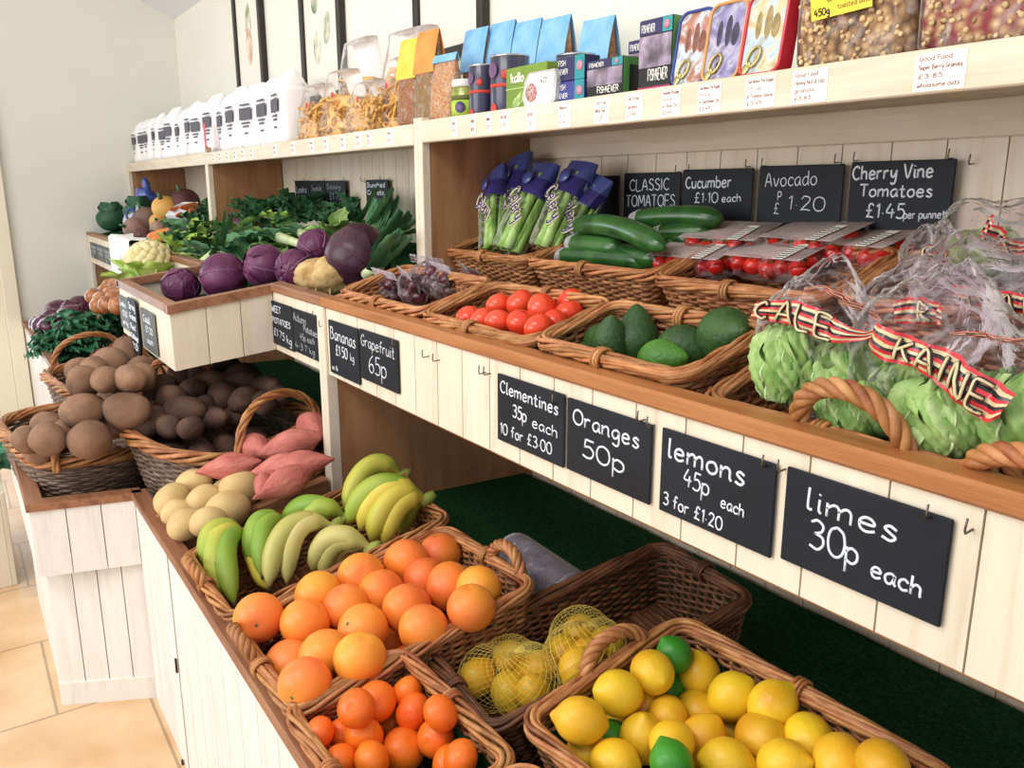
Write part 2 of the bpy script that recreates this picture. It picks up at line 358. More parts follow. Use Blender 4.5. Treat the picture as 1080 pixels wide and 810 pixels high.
mx = N.new('ShaderNodeMix'); mx.data_type = 'RGBA'; mx.blend_type = 'MULTIPLY'; mx.inputs[0].default_value = 1; L.new(br.outputs[0], mx.inputs[6]); L.new(cr.outputs[0], mx.inputs[7]); L.new(mx.outputs[2], b.inputs['Base Color'])
struct('floor', box(XE-1.5, 1.6, -3.4, YW+.1, -.05, 0), mt)
# glazed door, seen as a sliver at the far left
M_door = pmat('door_cream', 'efe8d2', rough=.5)
M_outside = film('door_glass', 'dfe9ee', op=.08, rough=.05, bump=.02)
d = MB()
for y0, y1, z0, z1 in ((DY1-.09, DY1, 0, DZ), (DY0, DY0+.09, 0, DZ), (DY0+.09, DY1-.09, DZ-.1, DZ), (DY0+.09, DY1-.09, 0, .2), (DY0+.09, DY1-.09, .30, .34), (DY0+.09, DY1-.09, .58, .62), (DY0+.09, DY1-.09, 1.05, 1.13)):
    d.add(*box(XE-.07, XE+.02, y0, y1, z0, z1, .004), smooth=False)
dr = d.build('door_1', M_door); dr['kind'] = 'structure'
MB().add(*box(XE-.04, XE-.032, DY0+.08, DY1-.08, .1, DZ-.08), smooth=False).build('pane', M_outside, dr)
fr = MB()
for y0, y1, z0, z1 in ((DY1, DY1+.075, 0, DZ+.07), (DY0-.075, DY0, 0, DZ+.07), (DY0, DY1, DZ, DZ+.07)): fr.add(*box(XE, XE+.03, y0, y1, z0, z1, .004), smooth=False)
f_ = fr.build('trim_1', M_door); f_['kind'] = 'structure'
#bb = MB().add(*box(XE, XE+.016, DY1+.075, .30, 0, .12, .004), smooth=False).build('baseboard_left', M_door); bb['kind'] = 'structure'

# ------------------------------------------------------------------ shop fitting: three joined display units
X0 = -1.762; X1 = -3.63; XR = .45
def planks(mb, P0, P1, zb, zt, n, th, side, mi=0, gap=.0022):
    """upright boards from P0 to P1 (xy); zb / zt give bottom and top height at fraction t; side = thickness direction"""
    P0 = np.array(P0, float); P1 = np.array(P1, float); L_ = np.linalg.norm(P1-P0); g = gap/L_/2
    for i in range(n):
        a, b = i/n+g, (i+1)/n-g
        pa = P0+(P1-P0)*a; pb = P0+(P1-P0)*b
        q = [(pa[0], pa[1], zb(a)), (pb[0], pb[1], zb(b)), (pb[0], pb[1], zt(b)), (pa[0], pa[1], zt(a))]
        mb.add(*slab(q, (side[0]*th, side[1]*th, 0)), mi, False)
K = lambda c: (lambda t: c)
def lerp(a, b): return lambda t: a+(b-a)*t
def hook(parent, x, y, z):
    v, f = tube([(x, y, z), (x, y-.012, z-.001), (x, y-.0135, z+.002), (x+.001, y-.0135, z+.013)], .0011, 5)
    o = MB().add(v, f).build('hook', M_hook, parent); return o
ZRIM = .575; SL = .19
def deckL(y): return .462+SL*(y-.305) if y < .82 else .462+SL*.515-.02*(y-.82)
def deckU(y): return .978+.29*(y-.70)
def unit(label, loc_x): return thing('display_unit', label, 'shop display', (loc_x, .9, 0), group='joined pine display units along the back wall')
def off(par, mb, name, mats):
    """build a part in world coordinates under an Empty"""
    o = mb.build(name, mats, par); o.location = -par.location; return o
def offs(par, mb, name, mats):
    k = 0
    for v, nf in zip(mb.v, mb.nf):
        m2 = MB(); m2.add(v, nf, 0, False); off(par, m2, name, mats)
def turf_deck(u, xa, xb, y0=.335):
    ys = [y0, .5, .65, .82, 1.0, 1.22]; n = 40; V = []; F = []
    xs = np.linspace(xa, xb, n)
    for y in ys:
        for x in xs: V.append((x, y, deckL(y)+.0015*math.sin(x*23+y*31)))
    for j in range(len(ys)-1):
        for i in range(n-1): a = j*n+i; F.append((a, a+1, a+n+1, a+n))
    o = off(u, MB().add(V, F), 'turf_mat', M_turf); return o

# right-hand unit
U1 = unit('right-hand pine display unit holding citrus below and salad baskets above', -.6)
mb = MB(); planks(mb, (X0+.03, .300), (XR, .300), K(0), K(ZRIM-.02), 22, .018, (0, 1)); off(U1, mb, 'lower_front_panel', M_white)
off(U1, MB().add(*box(X0, XR, .296, .335, ZRIM-.02, ZRIM, .003), smooth=False), 'lower_rim', M_rim)
mb = MB(); mb.add(*slab([(X0-.016, .335, ZRIM-.10), (X0-.016, 1.24, ZRIM-.10), (X0-.016, 1.24, .80), (X0-.016, .335, ZRIM)], (0.032, 0, 0)), smooth=False)
mb.v[-1][2] = (X0-.016, .665, ZRIM+.0685); mb.v[-1][3] = (X0-.016, .335, ZRIM); mb.v[-1][6] = (X0+.016, .665, ZRIM+.0685); mb.v[-1][7] = (X0+.016, .335, ZRIM)
mb.v[-1][1] = (X0-.016, .665, ZRIM-.10); mb.v[-1][5] = (X0+.016, .665, ZRIM-.10)
off(U1, mb, 'divider_board', M_rimY)
turf_deck(U1, X0+.02, XR)
mb = MB(); mb.add(*box(X0+.001, X0+.019, .70, 1.24, .40, 1.04), smooth=False); mb.add(*box(X0+.001, X0+.019, .952, 1.24, 1.04, 1.44), smooth=False); offs(U1, mb, 'side_panel', M_ply)
mb = MB(); mb.add(*box(X0+.001, X0+.02, .672, .70, .56, 1.045, .002), smooth=False); mb.add(*box(X0+.001, X0+.02, .930, .952, 1.04, 1.46, .002), smooth=False); offs(U1, mb, 'front_edge', M_pine)
mb = MB(); planks(mb, (X0+.02, .680), (XR, .680), K(.893), K(1.045), 26, .016, (0, 1)); off(U1, mb, 'upper_front_panel', M_pine)
off(U1, MB().add(*box(X0+.02, XR, .696, .712, .880, .94, .002), smooth=False), 'batten', M_ply)
off(U1, MB().add(*box(X0, XR, .672, .715, 1.045, 1.067, .004), smooth=False), 'upper_rim', M_oak)
mb = MB(); mb.add(*slab([(X0-.014, .715, 1.0), (X0-.014, .945, 1.0), (X0-.014, .945, 1.132), (X0-.014, .715, 1.066)], (.028, 0, 0)), smooth=False); off(U1, mb, 'upper_divider', M_oakY)
off(U1, MB().add(*slab([(X0+.02, .70, .978), (XR, .70, .978), (XR, 1.24, deckU(1.24)), (X0+.02, 1.24, deckU(1.24))], (0, 0, -.015)), smooth=False), 'upper_deck', M_ply)
off(U1, MB().add(*box(X0+.02, XR, .948, 1.245, 1.425, 1.447), smooth=False), 'top_shelf', M_under)
off(U1, MB().add(*box(X0+.02, XR, .928, .948, 1.404, 1.452, .002), smooth=False), 'shelf_lip', M_pine_h)
mb = MB(); planks(mb, (X0+.02, 1.245), (XR, 1.245), K(.45), K(1.385), 25, .014, (0, 1)); off(U1, mb, 'back_panel', M_pine)
off(U1, MB().add(*box(X0+.02, XR, 1.232, 1.245, 1.372, 1.425, .002), smooth=False), 'back_rail', M_pine_h)
M_hinge = pmat('hinge_dark', '3a3634', rough=.4, metal=.6)
for u, v in ((186, 702), (193, 808)):
    p = onY(u, v, .299); off(U1, MB().add(*box(p[0]-.004, p[0]+.004, .2965, .301, p[2]-.017, p[2]+.017, .001), smooth=False), 'hinge', M_hinge)
# middle unit (bay stepping forward)
XB = -2.105; YB = .425; XBL = -2.80
U2 = unit('middle pine display unit with a bay stepping forward, cabbages above and potatoes below', -2.7)
XO = -2.165; YO = .08; XOL = -3.02
def ztB(y): return 1.026+.15*(y-YB)
mb = MB(); planks(mb, (XB, .680), (X0-.02, .680), K(.893), K(1.045), 4, .016, (0, 1)); planks(mb, (XB, YB), (XB, .680), lerp(.865, .893), lerp(1.006, 1.045), 3, .016, (-1, 0)); planks(mb, (XBL, YB), (XB, YB), K(.865), K(1.006), 7, .016, (0, 1)); planks(mb, (XBL, .68), (XBL, YB), lerp(.893, .865), lerp(1.045, 1.006), 3, .016, (1, 0)); planks(mb, (X1, .68), (XBL, .68), K(.893), K(1.045), 9, .016, (0, 1))
off(U2, mb, 'upper_front_panel', M_pine)
mb = MB(); mb.add(*box(XB, X0, .672, .715, 1.045, 1.067, .004), smooth=False); mb.add(*box(X1, XBL, .672, .715, 1.045, 1.067, .004), smooth=False)
mb.add(*slab([(XB+.006, .715, 1.045), (XB+.006, YB-.006, 1.006), (XB+.006, YB-.006, 1.028), (XB+.006, .715, 1.067)], (-.036, 0, 0)), smooth=False); mb.add(*slab([(XBL-.006, .715, 1.045), (XBL-.006, YB-.006, 1.006), (XBL-.006, YB-.006, 1.028), (XBL-.006, .715, 1.067)], (.036, 0, 0)), smooth=False)
mb.add(*box(XBL, XB-.02, YB-.006, YB+.03, 1.007, 1.029, .003), smooth=False)
off(U2, mb, 'upper_rim', M_rim)
mb = MB(); mb.add(*slab([(X1+.02, .70, .978), (X0-.02, .70, .978), (X0-.02, 1.24, deckU(1.24)), (X1+.02, 1.24, deckU(1.24))], (0, 0, -.015)), smooth=False); mb.add(*slab([(XBL+.02, YB+.02, .92), (XB-.02, YB+.02, .92), (XB-.02, .70, .976), (XBL+.02, .70, .976)], (0, 0, -.015)), smooth=False); off(U2, mb, 'upper_deck', M_turf)
mb = MB(); mb.add(*box(X0-.019, X0-.001, .70, 1.24, .40, 1.04), smooth=False); mb.add(*box(X0-.019, X0-.001, .952, 1.24, 1.04, 1.44), smooth=False); mb.add(*box(X1+.001, X1+.019, .952, 1.24, 1.0, 1.44), smooth=False); mb.add(*box(X1+.001, X1+.019, .70, 1.24, .40, 1.0), smooth=False); offs(U2, mb, 'side_panel', M_ply)
mb = MB(); mb.add(*box(X0-.02, X0-.001, .672, .70, .56, 1.045, .002), smooth=False); mb.add(*box(X0-.02, X0-.001, .930, .952, 1.04, 1.46, .002), smooth=False); mb.add(*box(X1, X1+.02, .930, .952, 1.0, 1.47, .002), smooth=False); offs(U2, mb, 'front_edge', M_pine)
off(U2, MB().add(*box(X1+.02, X0-.02, .948, 1.245, 1.425, 1.447), smooth=False), 'top_shelf', M_under)
off(U2, MB().add(*box(X1+.02, X0-.02, .928, .948, 1.400, 1.448, .002), smooth=False), 'shelf_lip', M_pine_h)
mb = MB(); planks(mb, (X1+.02, 1.245), (X0-.02, 1.245), K(.45), K(1.425), 20, .014, (0, 1)); off(U2, mb, 'back_panel', M_pine)
turf_deck(U2, X1, X0-.02, .34)
mb = MB(); mb.add(*slab([(XOL+.03, YO+.03, .43), (XO-.03, YO+.03, .43), (XB-.03, .34, .462), (XOL+.03, .34, .462)], (0, 0, -.012)), smooth=False); off(U2, mb, 'bay_turf', M_turf)
# lower bay box with its rim, set on a narrower boarded base
mb = MB(); planks(mb, (XO, YO), (XB, .303), K(.385), K(ZRIM-.02), 3, .018, (-1, 0)); planks(mb, (XOL, YO), (XO, YO), K(.385), K(ZRIM-.02), 8, .018, (0, 1)); planks(mb, (XB, .303), (X0, .303), K(0), K(ZRIM-.02), 4, .018, (0, 1)); planks(mb, (XOL, .303), (XOL, YO), K(.385), K(ZRIM-.02), 3, .018, (1, 0)); off(U2, mb, 'lower_front_panel', M_white)
mb = MB(); bx = (XO-.055, YO+.02)
planks(mb, (bx[0], bx[1]), (XB-.01, .312), K(.055), K(.39), 4, .018, (-1, 0)); planks(mb, (XOL+.1, bx[1]), (bx[0]-.002, bx[1]), K(.0), K(.39), 7, .018, (0, 1)); off(U2, mb, 'base_panel', M_white)
mb = MB(); mb.add(*slab([(bx[0]+.003, bx[1]-.006, 0), (XB-.006, .312, 0), (XB-.006, .312, .062), (bx[0]+.003, bx[1]-.006, .062)], (-.016, 0, 0)), smooth=False); off(U2, mb, 'plinth', M_white)
mb = MB(); mb.add(*box(XB-.02, X0, .296, .335, ZRIM-.02, ZRIM, .003), smooth=False)
mb.add(*slab([(XO+.006, YO-.006, ZRIM-.02), (XB+.006, .32, ZRIM-.02), (XB+.006, .32, ZRIM), (XO+.006, YO-.006, ZRIM)], (-.04, 0, 0)), smooth=False); mb.add(*box(XOL, XO, YO-.006, YO+.034, ZRIM-.021, ZRIM-.001, .003), smooth=False); mb.add(*box(XOL, XOL+.04, YO+.034, .32, ZRIM-.021, ZRIM-.001, .003), smooth=False)
off(U2, mb, 'lower_rim', M_rim)
# far unit
U3 = unit('far left pine display unit by the end wall, onions below and roots above', -4.5)
mb = MB(); planks(mb, (XE+.01, .303), (XOL, .303), K(0), K(ZRIM-.02), 26, .018, (0, 1)); off(U3, mb, 'lower_front_panel', M_white)
mb = MB(); mb.add(*box(XE+.01, XOL-.002, .296, .335, ZRIM-.02, ZRIM, .003), smooth=False); mb.add(*slab([(XE+.008, .335, ZRIM-.08), (XE+.008, .70, ZRIM-.02), (XE+.008, .70, ZRIM+.07), (XE+.008, .335, ZRIM)], (.03, 0, 0)), smooth=False); off(U3, mb, 'lower_rim', M_rim)
turf_deck(U3, XE+.03, X1, .34)
mb = MB(); planks(mb, (XE+.01, .680), (X1, .680), K(.893), K(1.045), 20, .016, (0, 1)); off(U3, mb, 'upper_front_panel', M_pine)
off(U3, MB().add(*box(XE+.01, X1, .672, .715, 1.045, 1.062, .004), smooth=False), 'upper_rim', M_rim)
off(U3, MB().add(*slab([(XE+.01, .70, 1.035), (X1, .70, 1.035), (X1, 1.24, deckU(1.24)+.05), (XE+.01, 1.24, deckU(1.24)+.05)], (0, 0, -.015)), smooth=False), 'upper_deck', M_turf)
mb = MB(); mb.add(*box(XE+.005, XE+.025, .70, 1.24, .40, .90), smooth=False); mb.add(*box(XE+.005, XE+.025, .95, 1.24, 1.0, 1.44), smooth=False); mb.add(*box(X1-.019, X1-.001, .952, 1.24, 1.0, 1.42), smooth=False); offs(U3, mb, 'side_panel', M_ply)
mb = MB(); mb.add(*box(XE+.005, XE+.025, .930, .95, 1.0, 1.455, .002), smooth=False); mb.add(*box(X1-.02, X1, .930, .952, 1.0, 1.455, .002), smooth=False); mb.add(*box(XE+.005, XE+.03, .68, .70, .5, .9, .002), smooth=False); offs(U3, mb, 'front_edge', M_pine)
off(U3, MB().add(*box(XE+.02, X1-.0, .948, 1.245, 1.425, 1.447), smooth=False), 'top_shelf', M_under)
off(U3, MB().add(*box(XE+.02, X1-.0, .928, .948, 1.400, 1.448, .002), smooth=False), 'shelf_lip', M_pine_h)
mb = MB(); planks(mb, (XE+.02, 1.245), (X1, 1.245), K(.45), K(1.425), 20, .014, (0, 1)); off(U3, mb, 'back_panel', M_pine)

# ------------------------------------------------------------------ light
w = bpy.data.worlds.new('World'); S.world = w; w.use_nodes = True
w.node_tree.nodes['Background'].inputs[0].default_value = (.92, .96, 1, 1); w.node_tree.nodes['Background'].inputs[1].default_value = .97
def area(name, loc, target, sx, sy, power, col=(1, 1, 1)):
    l = bpy.data.lights.new(name, 'AREA'); l.shape = 'RECTANGLE'; l.size = sx; l.size_y = sy; l.energy = power; l.color = col
    o = bpy.data.objects.new(name, l); COL.objects.link(o); o.location = loc
    o.rotation_euler = (Vector(target)-Vector(loc)).to_track_quat('-Z', 'Y').to_euler(); return o
area('shop_window_light', (-2.2, -3.3, 1.9), (-2.0, .8, .9), 3.4, 1.9, 90, (1, .98, .95))
area('ceiling_light', (-.9, -1.0, 2.7), (-1.4, .6, .8), 1.6, .5, 26, (1, .95, .86))
area('door_daylight', (XE-.35, -.25, 1.1), (-2.2, .0, .6), .8, 1.7, 34, (.96, .98, 1))
S.view_settings.view_transform = 'Standard'; S.view_settings.look = 'None'; S.view_settings.exposure = 0; S.view_settings.gamma = 1; S.view_settings.use_curve_mapping = False
# ------------------------------------------------------------------ chalkboards
def board(cat_label, x0, x1, ztop, zbot, yface, lines, name='chalkboard', mat=None, chalk=None, group=None, rz=0):
    w_ = x1-x0; h_ = ztop-zbot; th = .004
    o = MB().add(*box(-w_/2, w_/2, -th, 0, -h_/2, h_/2, .0015), smooth=False).build(name, mat or M_slate, None, ((x0+x1)/2, yface-.001, (ztop+zbot)/2))
    tag(o, cat_label, 'chalkboard', group)
    mb = MB()
    for ln in lines:
        txt, fx, fz, fh = ln[:4]; ang = ln[4] if len(ln) > 4 else 0; r = .86*(ln[5] if len(ln) > 5 else .0012); mw = ln[6]*w_ if len(ln) > 6 and ln[6] else None; gap = ln[7] if len(ln) > 7 else 1.7
        write(mb, txt, -w_/2+fx*w_, -h_/2+fz*h_, fh*h_, r, -th-.0001, ang, maxw=mw, gap=gap)
    if mb.n: mb.build('lettering', chalk or M_chalk, o)
    o.rotation_euler.y = rz
    return o
def px(u, y, v=400): return float(onY(u, v, y)[0])
YF = .679; ZT = 1.026
def fb(label, u0, u1, v0, v1, vb, lines, zb=None, **k):
    a = onY(u0, v0, YF); b_ = onY(u1, v1, YF); c = onY(u1, vb, YF)
    return board(label, a[0], b_[0], (a[2]+b_[2])/2, c[2], YF, lines, **k)
fb('black chalkboard reading limes 30p each, rightmost board on the front rail', 833, 1009, 493, 545, 668, [('limes', .16, .64, .22, -.02, .0019, .56), ('30', .20, .26, .30, 0, .0019), ('p', .44, .26, .25, 0, .0019), ('each', .60, .22, .17, -.03, .0017, .29)])
fb('black chalkboard reading lemons 45p each, 3 for £1.20', 701, 823, 452, 487, 592, [('lemons', .08, .68, .22, -.02, .0021, .68), ('45p', .24, .42, .2, -.05, .0015), ('each', .58, .34, .13, -.05, .0012), ('3 for £1.20', .05, .10, .15, -.03, .0013, .55)])
fb('black chalkboard reading Oranges 50p on the front rail', 601, 691, 421, 445, 534, [('Oranges', .09, .68, .2, -.02, .0019, .78), ('50p', .22, .28, .24, -.02, .0019, .5)])
fb('black chalkboard reading Clementines 35p each, 10 for £3.00', 527, 598, 393, 416, 494, [('Clementines', .06, .74, .17, -.03, .0017, .86), ('35p', .26, .44, .18, -.03, .0016), ('each', .56, .40, .15, -.03, .0013, .36), ('10 for £3.00', .06, .12, .16, -.0, .0014, .78)])
fb('narrow black chalkboard reading Bananas £1.50, beside the post', 348, 379, 337, 346, 405, [('Bananas', .08, .66, .22, -.02, .0016, .84), ('£1.50', .24, .38, .19, 0, .0017, .4), ('kg', .74, .38, .13, 0, .001), ('ea. lb', .08, .08, .09, 0, .0008)])
fb('narrow black chalkboard reading Grapefruit 65p', 381, 421, 347, 358, 415, [('Grapefruit', .05, .68, .22, -.03, .0012, .88), ('65p', .25, .2, .34, 0, .0016, .46)])
fb('black chalkboard reading Sweet Potatoes £1.75, right of the bay', 284, 309, 316, 323, 370, [('SWEET', .08, .76, .14, 0, .0015, .48), ('POTATOES', .18, .5, .13, 0, .0014, .74), ('£1.75 kg', .2, .22, .17, -.08, .0013, .74)], chalk=None)
fb('black chalkboard reading Autumn Potatoes 45p, next to the post', 310, 337, 325, 333, 381, [('Autumn', .04, .74, .17, -.04, .0013, .5), ('Potatoes', .44, .56, .14, -.04, .0013, .52), ('45p each', .28, .34, .14, 0, .001, .56), ('4-3.7 kg', .06, .1, .14, 0, .001, .76)], chalk=M_chalk_dim)
YW_ = 1.231
def wb(label, u0, u1, v0, v1, vb, lines, **k):
    a = onY(u0, v0, YW_); b_ = onY(u1, v1, YW_); c = onY(u1, vb, YW_)
    return board(label, a[0], b_[0], (a[2]+b_[2])/2, c[2], YW_, lines, **k)
wb('black chalkboard reading Cherry Vine Tomatoes £1.45 per punnet', 900, 1011, 172, 166, 248, [('Cherry Vine', .03, .74, .19, .02, .0021, .78), ('Tomatoes', .12, .50, .17, 0, .0019, .7), ('£1.45', .2, .2, .2, 0, .0018, .38), ('per punnet', .58, .2, .11, .03, .0013, .38)])
wb('black chalkboard reading Avocado £1.20 on the back boards', 803, 893, 176, 172, 243, [('Avocado', .09, .66, .22, .03, .0013, .62), ('p', .26, .5, .14, 0, .001), ('£', .22, .22, .18, 0, .001), ('1.20', .4, .3, .22, -.03, .0013, .42)])
wb('black chalkboard reading Cucumber £1.10 each on the back boards', 722, 797, 181, 175, 240, [('Cucumber', .06, .66, .2, .02, .0019, .66), ('£1.10', .2, .40, .18, .02, .0015, .34), ('each', .6, .42, .13, .05, .0014, .26)])
wb('black chalkboard reading CLASSIC TOMATOES £0.35 behind the cucumbers', 660, 720, 183, 181, 240, [('CLASSIC', .12, .66, .21, .02, .0015, .7), ('TOMATOES', .06, .36, .21, .02, .0015, .86), ('£0.35', .26, .1, .17, 0, .0013, .5)])
wb('blank dark chalkboard half hidden behind the bagged celery', 606, 655, 187, 184, 240, [])
for lab, u0, u1, lines in (('leftmost chalkboard of three above the kale, reading Leeks', 312, 327, [('Leeks', .1, .6, .2, 0, .002, .7), ('2.50kg', .2, .3, .18, 0, .002, .7)]), ('middle chalkboard of three above the kale, reading Swede', 328, 343, [('Swede', .1, .66, .18, 0, .0013, .7), ('90p', .3, .36, .16, 0, .0012)]),
                           ('rightmost chalkboard of three above the kale, reading Savoy', 344, 365, [('Savoy', .08, .72, .16, 0, .0013, .7), ('£1.75', .2, .36, .22, 0, .0016, .6)])):
    wb(lab, u0, u1, 191, 190, 222, lines, chalk=M_chalk_dim)
wb('single chalkboard above the leeks reading Bunched Carrots', 387, 410, 190, 189, 223, [('Bunched', .08, .76, .15, 0, .0022, .8), ('Carrots', .08, .52, .15, 0, .0022, .74), ('£1.10', .3, .2, .18, 0, .0014)])
board('grey chalkboard on the bay front, left of the long hanging one', -2.79, -2.64, .985, .885, YB-.001, [('Leeks', .12, .7, .16, 0, .002, .6), ('£2.50', .3, .42, .16, 0, .002, .5), ('per kg', .3, .16, .13, 0, .002, .5)], mat=M_slate_grey)
board('long black chalkboard hanging below the bay front with chalk lines', -2.605, -2.49, .998, .80, YB-.006, [('Spring', .1, .84, .09, 0, .0022, .8), ('Greens', .1, .69, .09, 0, .0022, .8), ('Red', .1, .54, .08, 0, .0022, .6), ('Cabbage', .06, .40, .08, 0, .0022, .88), ('£1.20', .1, .25, .09, 0, .0022, .7), ('each', .2, .1, .08, 0, .0022, .6)])
board('grey chalkboard on the bay front, right of the long hanging one', -2.45, -2.27, .985, .873, YB-.001, [('Cauli', .18, .7, .16, 0, .002, .5), ('£1.20', .3, .46, .15, 0, .0018, .5), ('each', .36, .2, .13, 0, .0016, .4)], mat=M_slate_grey)
k = 0
for x0, x1 in ((-5.27, -5.05), (-5.03, -4.82), (-4.80, -4.60)):
    board('grey chalkboard with faint lines on the far front rail, %s of three' % ('leftmost', 'middle', 'rightmost')[k], x0, x1, 1.012, .925, YF, [('Onions', .1, .66, .18, 0, .003, .8), ('£1.20', .2, .36, .2, 0, .003, .6), ('kg', .3, .1, .16, 0, .003)][:3 if k != 1 else 2], mat=M_slate_grey, chalk=M_chalk_dim); k += 1
board('dark chalkboard on the far front rail, right of the white paper', -4.44, -3.98, 1.012, .93, YF, [('Swede', .06, .6, .2, 0, .004, .4), ('75p', .1, .2, .24, 0, .004, .3), ('Roots', .54, .6, .2, 0, .004, .4), ('60p', .6, .2, .24, 0, .004, .3)], mat=M_slate_grey)
board('small dark chalkboard hanging at the back of the far shelf', -3.98, -3.76, 1.31, 1.20, YW_, [('Beet', .2, .6, .2, 0, .003, .6)], chalk=M_chalk_dim)
# bent wire hooks screwed into the rails
for u, v in ((517, 392), (590, 422), (680, 440), (690, 446), (812, 487), (828, 492), (985, 540), (1026, 555), (452, 374), (463, 378), (420, 363), (342, 342), (512, 391)):
    p = onY(u, v, YF); hook(U1, p[0]+.6, YF-.9+.001, p[2]-.003)
for u, v in ((280, 314), (336, 333)): p = onY(u, v, YF); hook(U2, p[0]+2.7, YF-.9, p[2])
for u, v in ((880, 167), (900, 165), (1000, 162), (1022, 168), (786, 172), (803, 171), (712, 178), (726, 177)):
    p = onY(u, v, YW_); hook(U1, p[0]+.6, 1.245-.9, p[2]-.006)
for u, v in ((310, 191), (320, 190), (342, 189), (362, 189), (380, 189), (384, 190), (401, 188), (410, 189)):
    p = onY(u, v, YW_); hook(U2, p[0]+2.7, 1.245-.9, p[2]-.006)

# ------------------------------------------------------------------ wicker baskets
def rrect(L_, W_, c, n):
    c = min(c, L_/2-.001, W_/2-.001); a = L_/2-c; b = W_/2-c
    per = 4*(a+b)+2*PI*c; P = np.zeros((n, 3)); Nn = np.zeros((n, 3))
    segs = [((-a, -b-c), (1, 0), 2*a, None), ((a, -b), None, PI*c/2, -PI/2), ((a+c, -b), (0, 1), 2*b, None), ((a, b), None, PI*c/2, 0), ((a, b+c), (-1, 0), 2*a, None), ((-a, b), None, PI*c/2, PI/2), ((-a-c, b), (0, -1), 2*b, None), ((-a, -b), None, PI*c/2, PI)]
    for i in range(n):
        s = per*i/n
        for p, d, l, a0 in segs:
            if s <= l+1e-12:
                if d is not None: P[i, :2] = (p[0]+d[0]*s, p[1]+d[1]*s); Nn[i, :2] = (d[1], -d[0])
                else: t = a0+s/c; P[i, :2] = (p[0]+c*math.cos(t), p[1]+c*math.sin(t)); Nn[i, :2] = (math.cos(t), math.sin(t))
                break
            s -= l
    return P, Nn
def basket(label, L_, W_, H_, loc, rotm, flare=.88, c=.028, row=.0054, stake=.021, mats=(None, None), handles=(), liner=False, rimr=.0085, hh=.07, hw=.10, group='wicker produce baskets', bindings=True, strand=.0036, name='wicker_basket', wr=.0033, sag=0):
    mw, mr_ = mats[0] or M_wick, mats[1] or M_wick_rim
    o = thing(name, label, 'basket', loc, (0, 0, 0), group); o.matrix_world = TR(*loc)@rotm
    per = 2*(L_+W_)-1.7*c; ns = int(per/stake/2)*2+1; n = ns*4
    zt = lambda P: H_+sag*0
    def at(t, off=0):
        f = flare+(1-flare)*t; P, Nn = rrect(L_*f, W_*f, c*f, n); P = P+Nn*off; P[:, 2] = t*H_; return P, Nn
    mb = MB(); rows = max(3, int(H_/row)); kk = np.arange(n)
    for i in range(rows):
        P, Nn = at((i+.5)/rows); P = P+Nn*(.0032*np.sin(PI*(kk/4+i)))[:, None]; P[:, 2] += .0008*np.sin(kk*.37+i*2)
        mb.add(*tube(P, wr, 5, True, ref=(0, 0, 1)))
    Pb, _ = at(0); Pt, _ = at(1)
    for q in range(ns): mb.add(*tube([Pb[q*4], Pt[q*4]], .0026, 5))
    P, _ = at(0, -.001); V = np.vstack([P, P+[0, 0, .004]]); mb.add(V, [tuple(range(n))[::-1], tuple(range(n, 2*n))], 0, False)
    k = int(W_*flare/.011)
    for j in range(1, k):
        y = -W_*flare/2+W_*flare*j/k; xs = np.linspace(-L_*flare/2+.006, L_*flare/2-.006, 24)
        mb.add(*tube(np.stack([xs, np.full(24, y), .005+.0012*np.sin(xs*140+j*PI)], 1), .0032, 5))
    mb.build('weave', mw, o)
    rm = MB(); P, Nn = rrect(L_, W_, c, n); s = np.arange(n)/n; turns = max(2, int(per/.34))
    for j in range(8):
        th = 2*PI*j/8+2*PI*turns*s+.5*np.sin(s*2*PI*3+j); rr = rimr*(1+.12*np.sin(s*2*PI*7+j*2))
        Q = P+Nn*(rr*np.cos(th))[:, None]; Q[:, 2] = H_+.001+rr*.85*np.sin(th); rm.add(*tube(Q, strand, 6, True, ref=(0, 0, 1)))
    rm.build('rim', mr_, o)
    if bindings:
        for side in ((0, -1), (0, 1)):
            bm = MB(); y = side[1]*W_/2
            for d in (-.006, 0, .006):
                th = np.linspace(0, 2*PI, 14, endpoint=False); bm.add(*tube(np.stack([np.full(14, d)+.002*np.sin(th), y+(rimr+.006)*np.cos(th), H_+(rimr+.006)*np.sin(th)], 1), .0028, 5, True))
            bm.build('binding', mr_, o)
    for hd in handles:                                  # twisted arched handles
        hm = MB(); m = 30; t = np.linspace(0, 1, m); ax, sg, ctr = hd[0], hd[1], hd[2] if len(hd) > 2 else 0
        h1 = hd[3] if len(hd) > 3 else hh; w1 = hd[4] if len(hd) > 4 else hw; lean = hd[5] if len(hd) > 5 else .01
        u_ = ctr-w1/2*np.cos(PI*t); z_ = H_-.012+h1*np.sin(PI*t)**.75
        o_ = sg*((L_ if ax == 'x' else W_)/2+lean*np.sin(PI*t))
        C_ = np.stack([o_, u_, z_], 1) if ax == 'x' else np.stack([u_, o_, z_], 1)
        T_ = np.gradient(C_, axis=0); T_ /= np.linalg.norm(T_, axis=1)[:, None]; A_ = np.zeros((m, 3)); A_[:, 0 if ax == 'x' else 1] = 1; B_ = np.cross(T_, A_)
        for j in range(4):
            th = 2*PI*j/4+2*PI*2.6*t; hm.add(*tube(C_+.0062*(np.cos(th)[:, None]*A_+np.sin(th)[:, None]*B_), .0052, 7))
        hm.build('handle', mr_, o)
